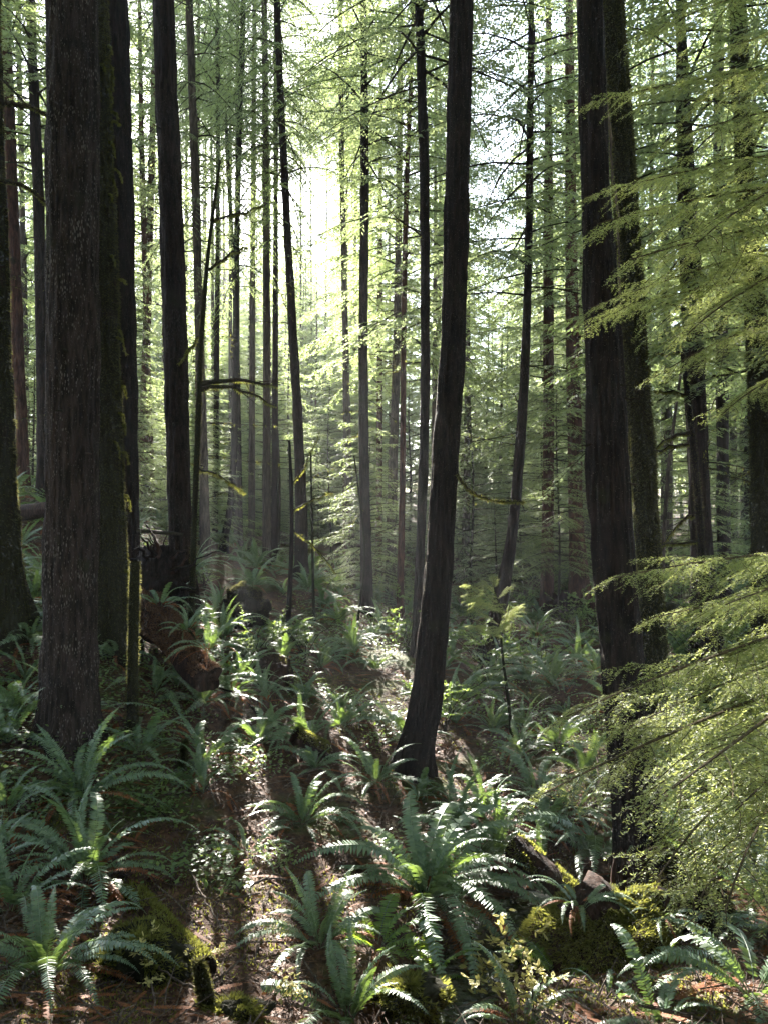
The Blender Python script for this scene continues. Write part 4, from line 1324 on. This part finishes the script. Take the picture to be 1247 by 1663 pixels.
fern(400, 1395, 0.55, 10, 'small low fern in the sunlit brown litter', 4, spread=(3, 9))
fern(790, 1330, 0.75, 18, 'fern in half shade right of the leaning centre trunk', 4)
fern(870, 1290, 0.80, 20, 'blue green fern left of the near black trunk', 4)
fern(930, 1330, 0.75, 16, 'shaded fern just left of the near black trunk', 4)
fern(905, 1215, 0.80, 18, 'yellow tinged fern catching light behind the sapling stem', 4)
fern(250, 1130, 0.75, 9, 'fern with broad upright fronds beside the short mossy snag', 2, spread=(0, 4))
fern(290, 1118, 0.70, 9, 'fern of few strap like bright fronds below the large reddish log', 1, 'sword', spread=(0, 4))
fern(190, 1075, 0.7, 12, 'pale shining fern between the mossy left trunk and the snag', 2, spread=(1, 6))
fern(395, 1105, 0.85, 20, 'fern draping its fronds over the low black mound', 4)
fern(500, 965, 0.95, 22, 'tall green fern at the foot of the short bare sapling', 5)
fern(410, 955, 0.9, 18, 'fern crowning the dark mound right of the clean straight trunk', 3)
fern(330, 1150, 0.85, 20, 'dim fern in front of the lower end of the large reddish log', 6)
fern(372, 1128, 0.8, 18, 'fern hiding the broken end of the large reddish log', 5)
fern(360, 1040, 0.85, 18, 'backlit fern on the slope between log and dark mound', 4)

for (fx0, f0, s0) in [(0.25, 0.2, 0.6), (0.6, 0.24, 0.55), (0.85, 0.2, 0.7)]:
    q_ = P(225, 975, 10.4) * (1 - fx0) + P(352, 1092, 8.6) * fx0
    fern(0, 0, s0, 12, ('small fern rooted on the upper end of the large reddish log', 'fern sprouting from the middle of the large reddish log', 'fern spilling over the lower end of the large reddish log')[int(fx0 * 3)], 5, at=(q_[0] + 0.08, q_[1] - 0.05, q_[2] + 0.12), spread=(1, 9))

for (qx, qy, lb_) in [(940, 1470, 'small fern growing on the left shoulder of the mossy stump mound'), (1075, 1490, 'small drooping fern on the right shoulder of the mossy stump mound')]:
    q_ = P(qx, qy, 5.45)
    fern(0, 0, 0.38, 11, lb_, 3, at=(q_[0], 5.45, q_[2]), spread=(2, 9))

# merged fern clumps for the farther slope
def fern_clump(i):
    g = np.random.default_rng(500 + i)
    mb = MB()
    nfr = int(g.integers(9, 26))
    ndd = int(g.integers(2, 9))
    side = g.uniform(0, 6.28)
    for j in range(nfr + ndd):
        dead = j >= nfr
        src = FRMB[10 + g.integers(0, 4)] if dead else FRMB[int(np.clip(j / nfr * 9 + g.normal() * 1.5, 0, 9))]
        az = j * 2.4 + g.normal() * 0.5
        if g.random() < 0.35:
            az = side + g.normal() * 0.9
        s = g.uniform(0.5, 1.15)
        Rm = np.array(Matrix.Rotation(az, 3, 'Z') @ Matrix.Rotation(g.normal() * 0.16, 3, 'Y') @ Matrix.Rotation(g.normal() * 0.25, 3, 'X')) * s
        vv = np.concatenate(src.v) @ Rm.T
        n0 = mb.n
        mb.v.append(vv.astype(np.float32))
        for f, m in zip(src.f, src.m):
            mb.f.append(f + n0)
            mb.m.append((1 if dead else 0))
        mb.n += len(vv)
    return mb.mesh('sword_fern', [M['fern'], M['fern_dead']])
FC = [fern_clump(i) for i in range(14)]
cnt = 0
tries = 0
pts_f = [tuple(b[:2]) for b in NEARF]
while cnt < 258 and tries < 40000:
    tries += 1
    d = 5.2 + 21 * gf.random() ** 1.25
    px = gf.uniform(-60, 1310)
    x = (px - 623.5) / F * d
    left = px < 330
    if left and gf.random() < 0.4:
        continue
    if px > 700 and d > 17 and gf.random() < 0.4:
        continue
    if d < 9 and (250 < px < 330 or (px < 480 and d < 6.5 and gf.random() < 0.6) or (860 < px < 1120 and d < 6.6) or (720 < px < 900 and d < 6.6)):
        continue
    if any(math.hypot(x - a_, d - b_) < 0.36 + 0.010 * d for a_, b_ in pts_f):
        continue
    if d < 7.4 and 225 < px < 470:
        continue
    if math.hypot(x - NEARF[0][0], d - NEARF[0][1]) < 1.05 or math.hypot(x - NEARF[1][0], d - NEARF[1][1]) < 0.7:
        continue
    if any(math.hypot(x - c_[0], d - c_[1]) < 0.35 for c_ in ctrl[:len(TREES)]):
        continue
    pts_f.append((x, d))
    z = gz(x, d)
    o = link('sword_fern', FC[gf.integers(0, 14)], None, (x, d, z - 0.01), (gf.normal() * 0.1, gf.normal() * 0.1, gf.uniform(0, 6.28)), gf.uniform(0.5, 1.0))
    if left:
        lb, gp = 'sword fern on the shaded bank among the dark left trunks', 'ferns on the shaded left bank'
    elif px < 700:
        lb, gp = 'sword fern in the dense silvery ferns covering the sunlit middle slope', 'ferns on the sunlit middle slope'
    else:
        lb, gp = 'sword fern in the hollow between the leaning centre trunk and the right trunks', 'ferns in the right hollow'
    tag(o, lb, 'fern', gp)
    cnt += 1

# ------------------------------------------------------------------ shrubs
def shrub_mesh(i, H, n_st, leaf, col, lw=0.6, name='shrub', nleaf=26):
    g = np.random.default_rng(700 + i)
    ms, ml = MB(), MB()
    for s in range(n_st):
        az = g.uniform(0, 6.28)
        out = g.uniform(0.2, 0.9)
        h = H * g.uniform(0.6, 1.1)
        q = np.linspace(0, 1, 9)[:, None]
        path = np.array([math.cos(az) * out * h, math.sin(az) * out * h, 0]) * q ** 1.4 + np.array([0, 0, h]) * q * (1 - 0.25 * q) + g.normal(0, 0.012, (9, 3))
        tube(ms, path, 0.006 * (1 - 0.7 * q[:, 0]) + 0.001, 4)
        for b in range(4):
            k = g.integers(3, 9)
            d = norm(g.normal(0, 1, 3) * np.array([1, 1, 0.4]) + np.array([0, 0, 0.3]))
            l = H * g.uniform(0.15, 0.35)
            q2 = np.linspace(0, 1, 5)[:, None]
            pp_ = path[k] + d * l * q2
            tube(ms, pp_, 0.0018, 3, 0, False)
            m = nleaf
            u = g.random(m)[:, None]
            base = path[k] + d * l * u
            dd = d + g.normal(0, 0.8, (m, 3))
            dd[:, 2] = dd[:, 2] * 0.4 - 0.1
            sd = np.cross(dd, np.array([0, 0, 1.0]) + g.normal(0, 0.35, (m, 3)))
            ll = leaf * g.uniform(0.6, 1.25, m)
            dn, sn = norm(dd), norm(sd)
            nn = np.cross(dn, sn)
            L_ = ll[:, None]
            W_ = L_ * lw
            # six-point oval leaves folded along the midrib
            v = np.stack([base, base + dn * L_ * 0.3 + sn * W_ * 0.42, base + dn * L_ * 0.65 + sn * W_ * 0.40 - nn * L_ * 0.03, base + dn * L_ - nn * L_ * 0.08,
                          base + dn * L_ * 0.65 - sn * W_ * 0.40 - nn * L_ * 0.03, base + dn * L_ * 0.3 - sn * W_ * 0.42, base + dn * L_ * 0.5 - nn * L_ * 0.09 * np.sign(nn[:, 2:3])], 1).reshape(-1, 3)
            o_ = np.arange(m)[:, None] * 7
            ml.add(v, np.concatenate([o_ + np.array([0, 1, 2, 6]), o_ + np.array([2, 3, 4, 6]), o_ + np.array([4, 5, 0, 6])]))
    return ms.mesh('stems', [M['twig']]), ml.mesh('leaves', [M[col]])
SH = [shrub_mesh(i, 0.9, 9, 0.045, 'shrub') for i in range(4)]
SY = [shrub_mesh(10 + i, 0.65, 5, 0.075, 'yellow', 0.5, nleaf=6) for i in range(3)]
def shrub(b, var, s, label, group=None, yellow=False):
    t = empty('yellow_shrub' if yellow else 'leafy_shrub', (b[0], b[1], b[2] - 0.02), gf.uniform(0, 6.28))
    tag(t, label, 'shrub', group)
    a_, b_ = (SY if yellow else SH)[var]
    link('stem', a_, t).scale = (s,) * 3
    link('foliage', b_, t).scale = (s,) * 3
shrub(hit(770, 1640), 0, 0.75, 'pale yellow leaved shrub over the creek at the bottom', None, True)
shrub(hit(800, 1575), 2, 0.55, 'small yellow leaved shrub standing at the water just below the large fern', None, True)
shrub(hit(865, 1655), 2, 0.7, 'pale yellow shrub at the bottom border left of the mossy stump mound', None, True)
shrub(hit(835, 1625), 1, 0.75, 'cream yellow shrub drooping before the mossy stump mound', None, True)
shrub(hit(470, 1640), 2, 0.45, 'tiny yellow leaved sprig in front of the bottom middle fern', None, True)
shrub(hit(250, 1600), 1, 0.5, 'yellow green sprig on the lower left bank by green moss', None, True)
shrub(hit(350, 1580), 0, 0.4, 'pale sprig beside the moss sleeved stub', None, True)
shrub(hit(455, 1420), 0, 0.45, 'small glossy green shrub in the litter left of the largest fern')
shrub(hit(270, 1330), 1, 0.35, 'small green shrub under the curved mossy stub')
n = 0
tries = 0
ps = []
while n < 46 and tries < 5000:
    tries += 1
    d = 9.5 + 24 * gf.random()
    px = gf.uniform(690, 1260) if n % 4 else gf.uniform(330, 690)
    x = (px - 623.5) / F * d
    if any(math.hypot(x - a_, d - b_) < 0.5 for a_, b_ in ps):
        continue
    ps.append((x, d))
    rgt = px >= 690
    shrub((x, d, gz(x, d)), gf.integers(0, 4), gf.uniform(0.8, 1.5), 'small leaved green bush in the undergrowth ' + ('right of the leaning centre trunk' if rgt else 'on the ferny slope left of centre'),
          'bushes in the undergrowth ' + ('right' if rgt else 'left') + ' of the centre trunk')
    n += 1

# ------------------------------------------------------------------ ground litter, moss carpet, loose sticks
g = np.random.default_rng(44)
def scatter_xy(n, d0, d1, pw=1.6):
    d = d0 + (d1 - d0) * g.random(n) ** pw
    x = g.uniform(-0.58, 0.58, n) * d
    return x, d
n = 60000
x, y = scatter_xy(n, 2.8, 20)
z = gz(x, y)
k = seg_dist(x, y, CREEK) > 0.25
x, y, z = x[k], y[k], z[k]
n = len(x)
az = g.uniform(0, 6.28, n)
d = np.stack([np.cos(az), np.sin(az), g.normal(0.05, 0.3, n)], -1)
mb = MB()
tw_ = g.random(n) < 0.35
L_ = np.where(tw_, g.uniform(0.06, 0.22, n), g.uniform(0.02, 0.06, n))
W_ = np.where(tw_, 0.006, L_ * 0.5)
diamonds(mb, np.stack([x, y, z + 0.008], -1) - d * (L_ * 0.3)[:, None], d, np.cross(d, np.array([0, 0, 1.0]) + g.normal(0, 0.5, (n, 3))), L_, W_, 0)
# flattened dead fern fronds and twigs lying in the litter
nfr = 1100
fx_, fy_ = scatter_xy(nfr, 3.0, 18, 1.4)
kk_ = seg_dist(fx_, fy_, CREEK) > 0.8
fx_, fy_ = fx_[kk_], fy_[kk_]
nfr = len(fx_)
for q in range(nfr):
    src = FRMB[10 + int(g.integers(0, 4))]
    az = g.uniform(0, 6.28)
    ca, sa, s_ = math.cos(az), math.sin(az), g.uniform(0.25, 0.65)
    vv = np.concatenate(src.v).astype(float)
    vv = np.stack([vv[:, 0], vv[:, 1], vv[:, 2] * 0.25], -1) * s_
    vv = np.stack([vv[:, 0] * ca - vv[:, 1] * sa, vv[:, 0] * sa + vv[:, 1] * ca, vv[:, 2]], -1) + np.array([fx_[q], fy_[q], 0])
    ga, gb = gz(np.array([fx_[q], fx_[q] + ca * 0.7]), np.array([fy_[q], fy_[q] + sa * 0.7]))
    tt_ = ((vv[:, 0] - fx_[q]) * ca + (vv[:, 1] - fy_[q]) * sa) / 0.7
    vv[:, 2] += ga + (gb - ga) * tt_ + 0.03
    for f in src.f:
        mb.f.append(f + mb.n)
        mb.m.append(1)
    mb.v.append(vv.astype(np.float32))
    mb.n += len(vv)
nt_ = 2600
tx_, ty_ = scatter_xy(nt_, 2.8, 15, 1.5)
tz_ = gz(tx_, ty_)
for q in range(nt_):
    az, l_ = g.uniform(0, 6.28), g.uniform(0.15, 0.7)
    c_ = np.array([tx_[q], ty_[q], tz_[q] + 0.015])
    dv = np.array([math.cos(az), math.sin(az), g.normal(0, 0.12)]) * l_
    tube(mb, np.stack([c_ - dv / 2, c_ + g.normal(0, 0.03, 3) + [0, 0, 0.01], c_ + dv / 2]), np.array([0.005, 0.004, 0.002]) * g.uniform(0.6, 1.8), 4, 2, False)
stuff(link('leaf_litter', mb.mesh('leaf_litter', [M['litter'], M['fern_dead'], M['stick']])))

n = 90000
x, y = scatter_xy(n, 2.8, 14)
k = (fbm(x * 1.1, y * 1.1, 0, 77, 3) > 0.08) & (seg_dist(x, y, CREEK) > 0.22)
x, y = x[k], y[k]
z = gz(x, y)
n = len(x)
d = g.normal(0, 0.6, (n, 3)) + np.array([0, 0, 0.7])
mb = MB()
diamonds(mb, np.stack([x, y, z - 0.004], -1), d, np.cross(d, g.normal(0, 1, (n, 3))), g.uniform(0.015, 0.045, n), 0.011, 0)
stuff(link('moss_carpet', mb.mesh('moss_carpet', [M['moss']])))

# low herbs
n = 16000
cx_, cy_ = scatter_xy(n, 6, 30, 1.2)
k = fbm(cx_ * 0.7, cy_ * 0.7, 0, 88, 3) > 0.0
cx_, cy_ = cx_[k], cy_[k]
n = len(cx_)
h_ = g.uniform(0.06, 0.3, n)
x, y = np.repeat(cx_, 8) + g.normal(0, 0.07, n * 8), np.repeat(cy_, 8) + g.normal(0, 0.07, n * 8)
z = np.repeat(gz(cx_, cy_), 8) + np.repeat(h_, 8) * g.uniform(0.3, 1, n * 8)
m_ = n * 8
d = np.concatenate([g.normal(0, 1, (m_, 2)), g.normal(-0.1, 0.3, (m_, 1))], 1)
mb = MB()
diamonds(mb, np.stack([x, y, z], -1), d, np.cross(d, np.array([0, 0, 1.0]) + g.normal(0, 0.3, (m_, 3))), g.uniform(0.03, 0.07, m_), 0.032, 0, 0.5)
stuff(link('ground_cover', mb.mesh('ground_cover', [M['shrub']])))

# loose sticks one can pick out
def stick(pts, r, label, mat='stick'):
    p = catmull(np.array([q for q in pts]), 24)
    c = p.mean(axis=0)
    mb = MB()
    tube(mb, p - c + np.random.default_rng(len(label)).normal(0, 0.006, p.shape), np.linspace(r, r * 0.35, 24), 6)
    tag(link('fallen_stick', mb.mesh('fallen_stick', [M[mat]], True), None, c), label, 'stick')
def G(px, py, up=0.03):
    q = hit(px, py)
    return q + np.array([0, 0, up])
stick([G(300, 1400), G(330, 1470, 0.06), G(350, 1500, 0.05), G(375, 1540)], 0.012, 'long pale stick slanting over the lower left litter')
stick([G(400, 1640), G(280, 1615, 0.08), G(235, 1570, 0.12)], 0.010, 'thin bent twig arching by the green moss hummock')
stick([G(385, 1455), G(450, 1440, 0.05), G(520, 1460)], 0.012, 'grey stick in sunlit orange litter')
stick([G(860, 1400), G(900, 1425, 0.06), G(940, 1450)], 0.02, 'pale splintered stick by the slanting mossy log')
stick([G(430, 1190, 0.1), G(390, 1150, 0.15), G(350, 1130, 0.1)], 0.03, 'dark stick hidden in the silvery fern slope', 'bark_dark')
stick([G(940, 1330, 0.05), G(965, 1345, 0.2), G(970, 1300, 0.45)], 0.035, 'grey broken stub standing left of the near black trunk')
stick([P(1250, 205, 4.9), P(1180, 240, 4.8), P(1100, 250, 4.9)], 0.012, 'dark bare limb among the bright upper hemlock sprays', 'bark_moss') if False else None
stick([G(20, 1320, 0.05), G(70, 1040, 0.1)], 0.02, 'pale branch lying on the bank left of the flecked trunk') if False else None

# ------------------------------------------------------------------ haze
if HAZE > 0:
    m, N, L = newmat('haze')
    v = nd(N, 'ShaderNodeVolumePrincipled')
    v.inputs['Color'].default_value = (0.93, 0.96, 1.0, 1)
    v.inputs['Density'].default_value = HAZE
    v.inputs['Anisotropy'].default_value = 0.3
    o = nd(N, 'ShaderNodeOutputMaterial')
    L.new(v.outputs[0], o.inputs['Volume'])
    lo = float(GZ.min()) - 1.2
    x0, x1, y0, y1, z0, z1 = -265, 265, -265, 265, lo, 46.0
    vv = [(x, y, z) for z in (z0, z1) for y in (y0, y1) for x in (x0, x1)]
    mb = MB()
    mb.add(vv, [(0, 2, 3, 1), (4, 5, 7, 6), (0, 1, 5, 4), (2, 6, 7, 3), (0, 4, 6, 2), (1, 3, 7, 5)])
    stuff(link('haze', mb.mesh('haze', [m])))
